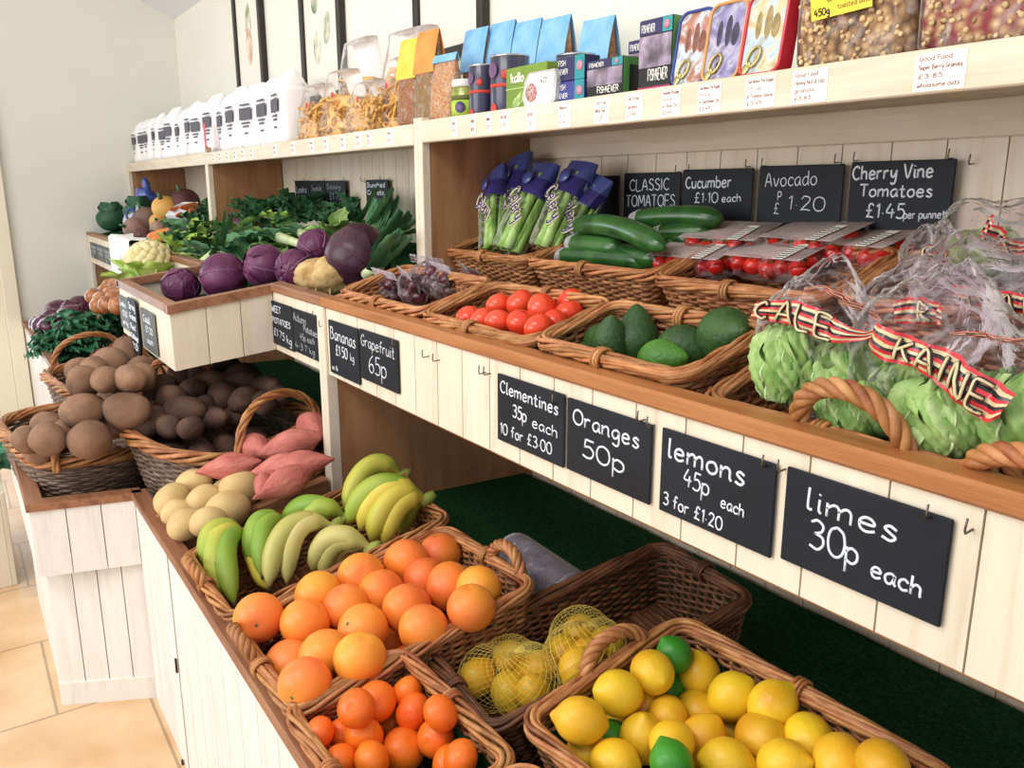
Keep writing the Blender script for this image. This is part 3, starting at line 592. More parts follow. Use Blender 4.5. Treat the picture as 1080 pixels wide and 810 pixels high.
    if liner:
        P, _ = at(.02, -.008); Q, _ = at(.80, -.007); Q[:, 2] += .004*np.sin(kk*.9)+.003*np.sin(kk*.31); cnt = np.array([[0, 0, .008]])
        P[:, 2] = .008; V = np.vstack([P, Q, cnt]); F = [(i, (i+1) % n, n+(i+1) % n, n+i) for i in range(n)]+[(i, 2*n, (i+1) % n) for i in range(n)]
        MB().add(V, F).build('turf_liner', M_turf, o)
    return o
TL = rot(math.atan(SL)); TU = rot(math.atan(.29))
def lowb(label, x0, x1, y0, y1, H_=.128, yaw=0, dz=.003, **k):
    """basket standing on the sloping lower deck, rim spanning x0..x1, y0..y1"""
    cx, cy = (x0+x1)/2, (y0+y1)/2; ct = math.cos(math.atan(SL))
    z = .462+SL*(cy-.305)+dz
    return basket(label, x1-x0, (y1-y0)/ct, H_, (cx, cy+H_*SL*.5, z), rot(0, 0, yaw)@TL, **k)
def upb(label, x0, x1, y0, y1, H_=.078, yaw=0, dz=.003, **k):
    cx, cy = (x0+x1)/2, (y0+y1)/2; ct = math.cos(math.atan(.29))
    return basket(label, x1-x0, (y1-y0)/ct, H_, (cx, cy+H_*.29*.7, deckU(cy)+.01+dz), rot(0, 0, yaw)@TU, **k)
B = {}
hx = [('x', -1), ('x', 1)]
B['ban'] = lowb('wicker basket holding the bananas, against the divider board', -1.61, -1.31, .325, .75, handles=[('y', -1, -.04, .05, .09, .012), ('y', 1, -.06, .04, .09)])
B['grape'] = lowb('wicker basket heaped with grapefruit, next to the bananas', -1.285, -.995, .325, .73, handles=[('y', -1, -.06, .05, .09, .012), ('y', 1, .06, .05, .09)])
B['clem'] = lowb('turf-lined wicker basket of clementines at the lower rim', -1.012, -.712, .322, .497, liner=True, mats=(M_wick, None))
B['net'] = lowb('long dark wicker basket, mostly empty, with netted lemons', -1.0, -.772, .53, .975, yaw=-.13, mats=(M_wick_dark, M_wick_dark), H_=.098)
B['lemon'] = lowb('large turf-lined wicker basket of loose lemons and limes', -.762, -.355, .545, .825, liner=True, handles=[('x', -1, .02, .045, .11, .015)], H_=.128)
B['front'] = lowb('wicker basket cut off by the lower edge of the photo, in front of the lemons', -.70, -.36, .325, .505)
B['beet'] = upb('wicker basket of vacuum-packed beetroot at the upper left corner', -1.745, -1.365, .725, .885, mats=(M_wick, None))
B['tom'] = upb('wicker basket of red tomatoes', -1.345, -1.005, .718, .88)
B['avo'] = upb('wicker basket of avocados', -.985, -.685, .718, .87, H_=.085)
B['let'] = upb('handled wicker basket of bagged lettuce at the front rim', -.655, -.335, .722, .87, handles=[('y', -1, .035, .075, .12, .006)], H_=.06)
B['edge'] = upb('wicker basket cut off at the right edge of the photo', -.325, .0, .722, .87, handles=[('y', -1, -.13, .05, .10, .006)], H_=.06)
B['cel'] = upb('wicker basket of bagged celery at the back', -1.745, -1.425, 1.0, 1.16)
B['cuc'] = upb('wicker basket of cucumbers at the back', -1.41, -1.045, 1.0, 1.18)
B['cher'] = upb('wicker basket of cherry tomato punnets at the back', -1.025, -.70, .99, 1.18)
B['pep'] = upb('wicker basket of striped bags at the back right', -.68, -.33, 1.0, 1.18)

# ------------------------------------------------------------------ piles of fruit: every fruit keeps its line of sight and is slid apart until nothing overlaps
def settle(items, plane, h0, hmin=None, hmax=None, it=80, tight=.96, ymax=None, xmin=None):
    """items: (u, v, r[, h]); plane(y) = height of the deck. Returns centres"""
    T = []; D = []
    for q in items:
        d = ray(q[0], q[1]); d = d/np.linalg.norm(d); h = q[3] if len(q) > 3 else h0
        t = .3
        for _ in range(400):
            p = EYE+d*t
            if p[2] <= plane(p[1])+h: break
            t += .005
        T.append(t); D.append(d)
    R_ = [q[2] for q in items]; n = len(items)
    for _ in range(it):
        for i in range(n):
            for j in range(i):
                pi = EYE+D[i]*T[i]; pj = EYE+D[j]*T[j]; dd = np.linalg.norm(pi-pj); m = (R_[i]+R_[j])*tight
                if dd < m:
                    a, b_ = (i, j) if T[i] > T[j] else (j, i); T[a] += (m-dd)*.35; T[b_] -= (m-dd)*.15
        for i in range(n):
            while ymax is not None and (EYE+D[i]*T[i])[1] > ymax-R_[i]: T[i] -= .003
            while xmin is not None and (EYE+D[i]*T[i])[0] < xmin+R_[i]: T[i] -= .003
            p = EYE+D[i]*T[i]; lo = (hmin if hmin is not None else R_[i])
            while p[2] < plane(p[1])+lo and T[i] > .3: T[i] -= .003; p = EYE+D[i]*T[i]
            if hmax is not None:
                while p[2] > plane(p[1])+hmax and T[i] < 9: T[i] += .003; p = EYE+D[i]*T[i]
    return [EYE+D[i]*T[i] for i in range(n)]
def bed(tops, r, x0, x1, y0, y1, plane, near=1.5, seed=1, layers=(1.0,)):
    """hidden under-layer: fruit that carry the visible ones"""
    rs = np.random.RandomState(seed); out = []
    allp = [np.array(p) for p in tops]
    for L_ in layers:
        y = y0+r; row = 0
        while y <= y1-r:
            x = x0+r+(r if row % 2 else 0)
            while x <= x1-r:
                p = np.array([x+rs.uniform(-.1, .1)*r, y+rs.uniform(-.1, .1)*r, plane(y)+r*L_])
                d = [np.linalg.norm(p-q) for q in allp]; dxy = [np.linalg.norm((p-q)[:2]) for q in tops if q[2] > p[2]+.2*r]
                if min(d) > 1.86*r and dxy and min(dxy) < near*r: out.append(p); allp.append(p)
                x += 2.02*r
            y += 1.78*r; row += 1
    return out
ORD = ['first', 'second', 'third', 'fourth', 'fifth', 'sixth', 'seventh', 'eighth', 'ninth', 'tenth', 'eleventh', 'twelfth']
def rowlabels(uv, fmt, nrows, desc=None):
    """true, distinct labels: rows counted from the viewer, places from the left"""
    n = len(uv); idx = sorted(range(n), key=lambda i: -uv[i][1]); out = [None]*n; per = [n//nrows+(1 if k < n % nrows else 0) for k in range(nrows)]; a = 0
    for k in range(nrows):
        row = sorted(idx[a:a+per[k]], key=lambda i: uv[i][0]); a += per[k]
        rn = 'front row' if k == 0 else 'back row' if k == nrows-1 else ORD[k]+' row'
        for j, i in enumerate(row):
            out[i] = fmt % (ORD[j], rn) if desc is None else desc[i]+' '+fmt % (ORD[j], rn)
    return out
def rrot(rs): return (rs.uniform(0, 6.28), rs.uniform(0, 6.28), rs.uniform(0, 6.28))
M_stem = pmat('stem_scar_green', '6a6b35', rough=.7)
M_gf = pmat('grapefruit_skin', [(.3, 'f3a23c'), (.5, 'f48f38'), (.68, 'ee7840')], 7, detail=1.5, rough=.38, bump=.12, bscale=170, rand=.07, sub=.08, hue=.007)
M_clem = pmat('clementine_skin', [(.3, 'f58026'), (.7, 'ef6a1e')], 9, detail=1, rough=.36, bump=.15, bscale=190, rand=.06, sub=.08, hue=.006)
M_lem = pmat('lemon_skin', [(.3, 'e8b322'), (.55, 'edc02e'), (.75, 'df9f1e')], 14, detail=2, rough=.38, bump=.15, bscale=190, rand=.1, sub=.06, hue=.012)
M_lime = pmat('lime_skin', [(.3, '2c7a22'), (.7, '4a9a2c')], 12, detail=2, rough=.36, bump=.15, bscale=190, rand=.08, sub=.05)
M_tom = pmat('tomato_skin', [(.3, 'e43a20'), (.7, 'ec5430')], 8, detail=1, rough=.22, rand=.06, sub=.06, spec=.5)
def round_mesh(name, r, m, sq=.94, seed=0, dim=.1):
    def fn(n):
        k = 1+.018*snoise(n, 2.2, seed); rr = np.sqrt(n[:, 0]**2+n[:, 1]**2)
        p = n*k[:, None]; p[:, 2] -= np.sign(n[:, 2])*dim*np.exp(-(rr/.22)**2); return p
    return MB().add(*blob(r, r, r*sq, 26, 18, fn)).mesh(name, m)
def lemon_mesh(name, r, ln, m, seed=0, nip=.28):
    def fn(n):
        k = 1+.02*snoise(n, 2.5, seed); p = n*k[:, None]; rr = np.sqrt(n[:, 0]**2+n[:, 1]**2)
        p[:, 2] += np.where(n[:, 2] > 0, nip*np.exp(-(rr/.26)**2), -.10*np.exp(-(rr/.3)**2)); return p
    return MB().add(*blob(r, r, r*ln, 26, 22, fn)).mesh(name, m)
def scar_mesh(r): 
    th = 8; return MB().add(*lathe([(0.001, .0), (r*.9, .0), (r, -.0006), (r*.8, -.002)][::-1], th)).mesh('stem_scar', M_stem)
SC = scar_mesh(.0042); SCs = scar_mesh(.003)
def put(mesh, name, label, cat, p, e, s=1, group=None, scar=None, scar_z=0):
    o = mkobj(name, mesh, None, tuple(float(q) for q in p)); o.rotation_euler = e; o.scale = (s, s, s) if not isinstance(s, tuple) else s
    tag(o, label, cat, group)
    if scar: c = mkobj('stem_scar', scar, o, (0, 0, scar_z))
    return o
rs = np.random.RandomState(5)
# grapefruit
gf = [(273, 651, .0405), (322, 657, .041), (336, 628, .041), (343, 692, .041), (381, 608, .0415), (402, 626, .041), (383, 664, .041), (429, 642, .041), (429, 593, .042), (464, 584, .040), (474, 618, .041), (505, 621, .038), (497, 641, .038), (307, 702, .041), (447, 664, .040), (365, 640, .039), (448, 611, .039), (380, 694, .039), (322, 722, .039)]
MG = [round_mesh('grapefruit', .041, M_gf, .95, s) for s in range(3)]
pl = lambda y: .462+SL*(y-.305)
P_ = settle(gf, pl, .135, hmin=.045, hmax=.20, ymax=.735, xmin=-1.285)
lb = rowlabels([g[:2] for g in gf], 'grapefruit, %s from the left in the %s of the heap', 4)
for i, p in enumerate(P_): put(MG[i % 3], 'grapefruit', lb[i], 'grapefruit', p, rrot(rs), gf[i][2]/.041, 'grapefruit heaped in their basket', SC, .0355)
for p in bed(P_, .040, -1.27, -1.02, .345, .70, pl, 1.6, layers=(1.15, 2.6)): put(MG[0], 'grapefruit', 'grapefruit underneath the top layer of the grapefruit heap', 'grapefruit', p, rrot(rs), .97, 'grapefruit heaped in their basket', SC, .0355)
# clementines
cl = [(397, 740, .0285), (376, 747, .026), (430, 729, .023), (436, 751, .0275), (465, 752, .025), (460, 779, .0265), (426, 790, .030), (384, 777, .027), (375, 760, .023), (345, 787, .024), (337, 773, .022), (362, 774, .022), (392, 803, .026), (359, 804, .024), (412, 765, .023), (474, 806, .025), (486, 800, .024)]
MC = [round_mesh('clementine', .027, M_clem, .88, 10+s, .08) for s in range(2)]
P_ = settle(cl, pl, .085, hmin=.032, hmax=.15, ymax=.487, xmin=-.998)
lb = rowlabels([g[:2] for g in cl], 'clementine, %s from the left in the %s of the clementine basket', 4)
for i, p in enumerate(P_): put(MC[i % 2], 'clementine', lb[i], 'clementine', p, rrot(rs), cl[i][2]/.027, 'clementines in the turf-lined basket', SCs, .0217)
for p in bed(P_, .026, -.99, -.74, .34, .48, pl, .9, layers=(1.4,)): put(MC[0], 'clementine', 'clementine lying beneath the others in the clementine basket', 'clementine', p, rrot(rs), .95, 'clementines in the turf-lined basket', SCs, .0217)
# loose lemons and limes
ll = [('L', 612, 760, .0295), ('L', 652, 731, .030), ('L', 678, 747, .029), ('L', 688, 709, .029), ('G', 711, 690, .024), ('G', 705, 729, .0255), ('L', 738, 713, .030), ('L', 772, 734, .031), ('L', 815, 743, .030), ('L', 735, 751, .029), ('L', 678, 779, .030), ('G', 645, 781, .026), ('L', 619, 794, .027), ('L', 741, 780, .030), ('L', 804, 779, .033), ('L', 853, 781, .031), ('L', 772, 772, .028), ('L', 709, 783, .027), ('G', 708, 804, .025), ('L', 649, 804, .028), ('L', 767, 804, .029), ('L', 827, 806, .029), ('L', 886, 804, .031), ('L', 931, 808, .028), ('L', 704, 756, .027), ('L', 657, 767, .026)]
ML = [lemon_mesh('lemon', .029, 1.12, M_lem, s, .19) for s in range(4)]; MLi = lemon_mesh('lime', .025, 1.06, M_lime, 9, .16)
P_ = settle([g[1:] for g in ll], pl, .105, hmin=.035, hmax=.175, tight=.96, ymax=.812, xmin=-.74)
LI = [i for i, g in enumerate(ll) if g[0] == 'L']; GI = [i for i, g in enumerate(ll) if g[0] == 'G']
lbl = {}
for k, i in zip(range(99), LI): pass
for i, t in zip(LI, rowlabels([ll[i][1:3] for i in LI], 'loose lemon, %s from the left in the %s of the lemons', 4)): lbl[i] = t
for i, t in zip(sorted(GI, key=lambda i: ll[i][2]), ('green lime at the back of the lemon basket, against its far wall', 'green lime wedged between lemons near the middle of the basket', 'green lime at the left of the basket beside a tall lemon', 'green lime at the front edge of the lemon basket')): lbl[i] = t
for i, p in enumerate(P_):
    if ll[i][0] == 'L':
        o = put(ML[i % 4], 'lemon', lbl[i], 'lemon', p, {10: (.1, .1, 0), 2: (-.5, .3, 0), 14: (1.3, 0, 1.2), 13: (2.6, .3, 0)}.get(i, rrot(rs)), ll[i][3]/.0295, 'loose lemons in the turf-lined basket', SCs, -.029)
        if i == 20:
            o['label'] = 'loose lemon with a small purple sticker at the front edge of the basket'
    else: put(MLi, 'lime', lbl[i], 'lime', p, rrot(rs), ll[i][3]/.025, 'limes among the lemons', SCs, -.0235)
PS = P_[20]; dvec = (EYE-PS)/np.linalg.norm(EYE-PS)
st = MB().add(*lathe([(.001, .001), (.0072, .001), (.0072, 0)], 16)).build('fruit_sticker', pmat('sticker_purple', [(.4, '4a4a8e'), (.6, 'dcdcf0')], 260, rough=.4), [x for x in bpy.data.objects if x.get('label', '').startswith('loose lemon with a small purple')][0])
st.matrix_world = TR(*(PS+dvec*.0297))@Vector(dvec).to_track_quat('Z', 'Y').to_matrix().to_4x4()
for p in bed(P_, .0285, -.74, -.38, .57, .81, pl, 1.1, layers=(1.35,)): put(ML[0], 'lemon', 'lemon lying beneath the top layer in the lemon basket', 'lemon', p, rrot(rs), .95, 'loose lemons in the turf-lined basket', SCs, -.029)
# netted lemons in the long basket
M_net = pmat('net_yellow', 'e6d06a', rough=.5)
nets = [[(503, 715, .029), (537, 694, .029), (537, 729, .029), (568, 705, .028), (563, 731, .027)], [(612, 667, .030), (595, 688, .029), (640, 679, .028), (608, 703, .027), (620, 690, .026)]]
nm = [('nearer', 'left end of the long dark basket'), ('farther', 'beside the handle of the lemon basket')]
for k, items in enumerate(nets):
    P_ = settle(items, pl, .05 if k == 0 else .06, hmin=.034, hmax=.09)
    lb = ['lemon inside the %s yellow net, %s from the left' % (nm[k][0], ORD[j]) for j in np.argsort(np.argsort([q[0] for q in items]))]
    for i, p in enumerate(P_): put(ML[(i+k) % 4], 'lemon', lb[i], 'lemon', p, rrot(rs), items[i][2]/.0295, 'netted lemons in the long basket', SCs, -.029)
    root = thing('lemon_net', 'yellow net bag of lemons, the %s of two, %s' % nm[k], 'net bag', tuple(np.mean(P_, 0)), group='net bags of lemons')
    cen = np.mean(P_, 0); hull = []; na, nb_ = 34, 20
    for a in range(nb_):
        ph = PI*(a+.5)/nb_
        for b_ in range(na):
            th = 2*PI*b_/na; d = np.array([math.sin(ph)*math.cos(th), math.sin(ph)*math.sin(th), math.cos(ph)])
            hull.append(d*max((np.dot(p-cen, d)+.0315) for p in P_)*.98)
    hull = np.array(hull).reshape(nb_, na, 3)
    mb = MB()
    for b_ in range(na):
        for sgn in (1, -1):
            pts = [hull[a, (b_+sgn*a) % na] for a in range(nb_)]
            mb.add(*tube(pts, .00042, 3))
    mb.build('net', M_net, root)
    c = MB(); c.add(*lathe([(.001, .012), (.004, .012), (.005, 0), (.004, -.010), (.001, -.010)], 10)); q = c.build('net_clip', M_net, root, tuple(hull[nb_//2, 4 if k else 18]*1.02))
# tomatoes
tm = [(494, 335, .024), (509, 338, .024), (526, 341, .025), (526, 322, .025), (549, 320, .0275), (572, 326, .029), (550, 341, .026), (568, 346, .025), (603, 319, .026), (600, 331, .026), (587, 321, .024), (586, 341, .024)]
MT = [round_mesh('tomato', .0265, M_tom, .86, 30+s, .10) for s in range(2)]
plU = lambda y: deckU(y)+.01
P_ = settle(tm, plU, .075, hmin=.03, hmax=.105)
lb = rowlabels([g[:2] for g in tm], 'red tomato, %s from the left in the %s of the tomato basket', 3)
M_cal = pmat('calyx_green', '5b7a35', rough=.7)
cm = MB()
for k in range(5):
    a = k*2*PI/5; cm.add(*tube([(0, 0, 0), (.005*math.cos(a), .005*math.sin(a), .001), (.010*math.cos(a), .010*math.sin(a), -.001)], [.0014, .0012, .0003], 5))
CAL = cm.mesh('calyx', M_cal)
for i, p in enumerate(P_): put(MT[i % 2], 'tomato', lb[i], 'tomato', p, (rs.uniform(-1, 1)+PI*.9, rs.uniform(-.6, .6), rs.uniform(0, 6)), tm[i][2]/.0265, 'tomatoes in the wicker basket', CAL, .0215)
for p in bed(P_, .0255, -1.32, -1.03, .735, .87, plU, 1.2, layers=(1.3,)): put(MT[0], 'tomato', 'red tomato lying beneath the others in the tomato basket', 'tomato', p, rrot(rs), .95, 'tomatoes in the wicker basket', CAL, .0215)
# avocados
M_avo = [pmat('avocado_dark', [(.3, '24421c'), (.7, '365a26')], 30, rough=.5, bump=.5, bscale=150, rand=.1), pmat('avocado_bright', [(.3, '3a6e20'), (.7, '52862f')], 30, rough=.45, bump=.4, bscale=150, rand=.05)]
def pear(n):
    p = n.copy(); z = n[:, 2]; k = np.where(z > 0, 1-.42*np.clip(z, 0, 1)**1.3, 1); p[:, 0] *= k; p[:, 1] *= k; p[:, 2] = np.where(z > 0, z*1.25, z*.95); return p
MA = [MB().add(*blob(.032, .032, .040, 24, 18, pear)).mesh('avocado', m) for m in M_avo]
for u, v, h, mi, e, s, lb in ((645, 364, .06, 0, (.25, .25, 0), 1.0, 'avocado leaning upright with its neck pointing up, left in its basket'), (672, 357, .06, 0, (-.2, -.3, 0), 1.05, 'dark avocado upright behind the leaning one'), (636, 361, .055, 0, (1.2, .3, 1), .95, 'dark avocado against the left wall of the avocado basket'), (697, 380, .05, 1, (0, 1.35, .1), .95, 'bright green avocado lying at the front of the avocado basket'), (722, 368, .05, 0, (0, 1.5, .5), 1.1, 'dull green avocado lying behind the bright green one'),
                             (766, 354, .072, 0, (0, 1.3, -.5), 1.25, 'largest knobbly dark green avocado, at the right end of its basket'), (779, 372, .045, 1, (0, 1.4, -.3), .9, 'avocado lying under the large knobbly one'), (622, 377, .04, 0, (0, 1.3, 1), .8, 'avocado tucked in the left front corner of its basket')):
    p = settle([(u, v, .03)], plU, h)[0]; put(MA[mi], 'avocado', lb, 'avocado', p, e, s, 'avocados in the wicker basket', SCs, .0495)
# ------------------------------------------------------------------ bananas
def bmat(n, a, b_, c): return pmat(n, [(.35, a), (.52, b_), (.68, c)], 5, detail=2, rough=.45, bump=.05, bscale=60, rand=.05)
M_ban = [bmat('banana_green', '7fa238', 'a3b445', 'c4bd4e'), bmat('banana_yellow', 'b3b447', 'd6c24c', 'e0ca58'), bmat('banana_pale', 'b0ac58', 'c7bd74', 'd0c47c')]
M_btip = pmat('banana_tip', '4a3a22', rough=.8); M_bstalk = pmat('banana_stalk', [(.4, '86993e'), (.6, '9a9a52')], 30, rough=.6)
def bunch(label, crown, tips, mi, bulge=.055, up=(0, -.35, 1), r=.0215):
    C0 = onS(crown[0], crown[1], .462-SL*.305+crown[2], 0, SL); up = np.array(up, float); up /= np.linalg.norm(up)
    root = thing('banana_bunch', label, 'bananas', tuple(C0), group='banana bunches in the basket')
    for k, t in enumerate(tips):
        E = onS(t[0], t[1], .462-SL*.305+t[2], 0, SL); bl = t[3] if len(t) > 3 else bulge
        s = np.linspace(0, 1, 22); ax = E-C0; side = np.cross(ax, up); side /= np.linalg.norm(side)
        P = C0+ax*s[:, None]+up*(bl*(1-(2*s-1)**2))[:, None]
        rr = np.interp(s, [0, .07, .14, .24, .5, .8, .93, .975, 1], [.0055, .0065, .013, r*.93, r, r*.97, r*.68, .0055, .0035])
        v, f = tube(P, rr, 10, ref=side)
        v = v.reshape(22, 10, 3); v = (v-P[:, None])*(1+.06*np.cos(np.arange(10)*2*PI/10*5/1)[None, :, None])+P[:, None]; v = v.reshape(-1, 3)-C0
        b_ = MB().add(v, f).build('banana', M_ban[t[4] if len(t) > 4 else mi], root)
        d = (P[-1]-P[-3]); d /= np.linalg.norm(d)
        MB().add(*tube([P[-1]-C0-d*.004, P[-1]-C0+d*.003, P[-1]-C0+d*.006], [.0042, .004, .0025], 8)).build('blossom_tip', M_btip, b_)
    ax = np.mean([onS(t[0], t[1], .462-SL*.305+t[2], 0, SL) for t in tips], 0)-C0; ax /= np.linalg.norm(ax)
    MB().add(*tube([(-ax*.022).tolist(), (-ax*.008).tolist(), (ax*.012).tolist()], [.008, .012, .011], 9)).build('stalk', M_bstalk, root)
bunch('leftmost banana bunch, green with one yellow banana, at the basket front', (262, 565, .125), [(222, 602, .10, .055), (232, 628, .085, .058), (247, 637, .075, .055), (284, 621, .06, .012, 1)], 0, up=(-.5, -.45, 1))
bunch('small green banana bunch, second from the left', (301, 552, .13), [(266, 594, .10, .045), (277, 608, .09, .045)], 0, up=(-.4, -.3, 1))
bunch('banana pair with brown-speckled skin in the middle of the basket', (352, 556, .145), [(284, 619, .09, .06, 2), (303, 615, .085, .055, 2)], 2, up=(-.35, -.3, 1))
bunch('green banana bunch behind the speckled pair', (365, 546, .13), [(300, 562, .10, .05), (322, 566, .10, .045)], 0)
bunch('pale banana bunch with humped backs beside the grapefruit', (392, 579, .12), [(330, 603, .08, .05, 2), (341, 607, .07, .045, 2), (352, 606, .055, .04, 2)], 2, up=(-.2, -.3, 1))
bunch('large yellow-green banana bunch at the right end of the basket', (449, 527, .15), [(367, 552, .14, .055, 0), (380, 560, .125, .055, 1), (392, 572, .11, .05, 1), (405, 576, .095, .04, 1), (425, 562, .07, .03, 0)], 1, up=(-.15, -.2, 1), r=.0235)
bunch('green banana pair standing up behind the large yellow-green bunch', (424, 502, .16), [(364, 538, .14, .055), (372, 528, .15, .05)], 0, up=(-.3, 0, 1))

# ------------------------------------------------------------------ potatoes and other lumps
def lump_mesh(name, r, ln, m, seed, amp=.07, taper=0):
    def fn(n):
        k = 1+amp*snoise(n, 2.4, seed)+amp*.25*snoise(n, 9, seed+5); p = n*k[:, None]
        if taper: q = (1-taper*np.abs(n[:, 2])**1.6)[:, None]; p[:, :2] = p[:, :2]*q
        p[:, 0] += .12*n[:, 2]**2; return p
    return MB().add(*blob(r, r, r*ln, 22, 18, fn)).mesh(name, m)
M_pdark = pmat('potato_dark_skin', [(.3, '3b2a25'), (.55, '5a4238'), (.75, '7d5d49')], 14, detail=5, rough=.85, bump=1, bscale=45, rand=.14)
M_pbrown = pmat('potato_earthy_skin', [(.3, '6e5241'), (.55, '8d6c55'), (.75, 'a48068')], 14, detail=5, rough=.9, bump=1, bscale=45, rand=.12)
M_pwhite = pmat('potato_pale_skin', [(.3, 'c8a870'), (.55, 'd8bc86'), (.78, 'bd945c')], 10, detail=4, rough=.6, bump=.2, bscale=70, rand=.06)
M_sweet = pmat('sweet_potato_skin', [(.3, 'a8564e'), (.55, 'c27064'), (.75, 'd08878')], 12, (3, 3, 1), 4, .5, .65, .9, 40, rand=.06)
M_eye = pmat('potato_eye', '5a4030', rough=.9)
EYE_M = MB().add(*lathe([(.001, .0006), (.004, .0004), (.005, -.001)][::1], 8)).mesh('potato_eye', M_eye)
PD = [lump_mesh('potato', .036, 1.45, M_pdark, s) for s in range(4)]; PBm = [lump_mesh('potato', .040, 1.2, M_pbrown, 20+s) for s in range(4)]
PWm = [lump_mesh('potato', .036, 1.22, M_pwhite, 40+s, .05) for s in range(3)]
SWm = [lump_mesh('sweet_potato', .036, 2.3, M_sweet, 60+s, .08, .72) for s in range(3)]
def heap(px_, meshes, name, cat, fmt, nrows, plane, h0, r, group, seed=3, hmin=None, hmax=None, flat=True, angs=None):
    rs = np.random.RandomState(seed); P = settle([(q[0], q[1], r*(q[2] if len(q) > 2 else 1)) for q in px_], plane, h0, hmin or r*.9, hmax, tight=.92)
    lb = rowlabels(px_, fmt, nrows)
    for i, p in enumerate(P):
        e = (PI/2+rs.uniform(-.35, .35), rs.uniform(0, 6), rs.uniform(0, 6.28)) if angs is None or angs[i] is None else angs[i]
        o = put(meshes[i % len(meshes)], name, lb[i], cat, p, e, (px_[i][2] if len(px_[i]) > 2 else 1), group)
        if 'potato' == name:
            d = (EYE-p)/np.linalg.norm(EYE-p)
    return P
def under(P, mesh, name, label, cat, r, x0, x1, y0, y1, plane, group, near=1.4, layers=(1.0,), seed=2):
    rs = np.random.RandomState(seed)
    for p in bed(P, r, x0, x1, y0, y1, plane, near, seed, layers): put(mesh, name, label, cat, p, (PI/2, 0, rs.uniform(0, 6)), 1, group)
c7 = lambda *L_: [(130+x/3.68, 360+y/3.68)+tuple(r) for x, y, *r in L_]
c6 = lambda *L_: [(x/4, 340+y/4)+tuple(r) for x, y, *r in L_]
plz = lambda z: (lambda y: z)
B['dark'] = basket('big round grey-brown wicker basket heaped with dark potatoes', .48, .44, .225, (-2.17, .535, .475), rot(0, .10, .35), flare=.72, c=.205, row=.0075, stake=.03, mats=(M_wick_grey, M_wick_rim), handles=[('x', 1, 0, .15, .26, -.03), ('x', -1, 0, .15, .26, -.03)], rimr=.014, strand=.0058, wr=.0042, bindings=False)
pd_px = c7((190, 222), (238, 268, 1.05), (272, 186, .85), (345, 163, 1.0), (388, 212, 1.1), (320, 240, .6), (177, 330, .85), (265, 335, .85), (352, 297, .85), (112, 300, .95), (78, 335, .7), (150, 178, 1), (240, 120, 1), (465, 133, 1), (400, 100, .9), (560, 178, .95), (545, 240, .9), (470, 225, .95), (300, 128, .9), (600, 215, .85), (420, 290, .8), (460, 160, .9))
P_ = heap(pd_px, PD, 'potato', 'potato', 'dark potato, %s from left in the %s of the big round basket', 5, plz(.67), .05, .036, 'dark potatoes in the big round basket', hmin=-.02, hmax=.11)
under(P_, PD[0], 'potato', 'dark potato deeper in the big round basket', 'potato', .040, -2.34, -1.98, .36, .70, plz(.60), 'dark potatoes in the big round basket', 1.5)
B['brown'] = basket('wicker potato basket with an arched handle, in the bay corner', .62, .30, .185, (-2.535, .225, .452), rot(0, 0, .12), flare=.78, c=.14, row=.0075, stake=.03, mats=(M_wick_grey, M_wick_rim), handles=[('x', 1, 0, .10, .22, -.08)], rimr=.013, strand=.0055, wr=.0042, bindings=False)
pb_px = c6((160, 548, .8), (115, 495, .85), (200, 492, 1), (378, 495, 1.2), (255, 505, .8), (310, 420, 1), (445, 325, 1.35), (535, 375, 1.2), (430, 400, .95), (210, 445, 1), (350, 375, 1.1), (290, 460, .9), (470, 430, 1), (350, 440, .9))
P_ = heap(pb_px, PBm, 'potato', 'potato', 'earthy brown potato, %s from left in the %s of the bay corner basket', 4, plz(.60), .06, .040, 'brown potatoes in the bay corner basket', 4, hmin=.0, hmax=.19)
under(P_, PBm[0], 'potato', 'earthy brown potato deeper in the bay corner basket', 'potato', .044, -2.8, -2.3, .1, .35, plz(.52), 'brown potatoes in the bay corner basket', 1.6)
p0 = onZ(112, 400, .70)
B['back'] = basket('wicker potato basket behind, below the long hanging chalkboard', .55, .34, .18, (p0[0]-.12, p0[1]+.03, .50), rot(0, 0, .1), flare=.8, c=.14, row=.0075, stake=.03, mats=(M_wick_grey, M_wick_rim), handles=[('x', 1, 0, .13, .2, -.05), ('x', -1, 0, .13, .24, -.05)], rimr=.013, strand=.0055, wr=.0042, bindings=False)
pk_px = c6((355, 250, 1.05), (445, 242, .8), (550, 237, .9), (540, 115, 1), (465, 172, 1.1), (600, 200, .9), (340, 205, .9), (520, 160, .9), (400, 200, .9), (600, 235, .9), (500, 250, .8))
P_ = heap(pk_px, PBm, 'potato', 'potato', 'earthy potato, %s from left, %s, below the long hanging chalkboard', 3, plz(.64), .06, .038, 'potatoes in the basket below the hanging chalkboard', 5, hmin=.0, hmax=.2)
under(P_, PBm[1], 'potato', 'earthy potato deeper in the basket below the hanging chalkboard', 'potato', .044, p0[0]-.34, p0[0]+.1, p0[1]-.1, p0[1]+.16, plz(.58), 'potatoes in the basket below the hanging chalkboard', 1.6)
B['sweet'] = lowb('wicker basket of sweet potatoes against the divider board', -2.02, -1.82, .50, .76, H_=.115, rimr=.007, yaw=.3, dz=.03)
B['white'] = lowb('small wicker basket of pale potatoes at the lower rim', -2.03, -1.80, .335, .455, H_=.095, rimr=.007)
P_ = heap(c7((280, 552, 1.0), (318, 617, 1.0), (455, 568, 1.2), (400, 655, 1.15), (190, 618, 1.05), (210, 662, .8), (245, 708, .95), (395, 585, .8), (330, 700, .9)), PWm, 'potato', 'potato', 'pale smooth potato, %s from left in the %s of its small basket', 3, pl, .145, .035, 'pale potatoes in the small basket', 8, hmin=.06, hmax=.2)
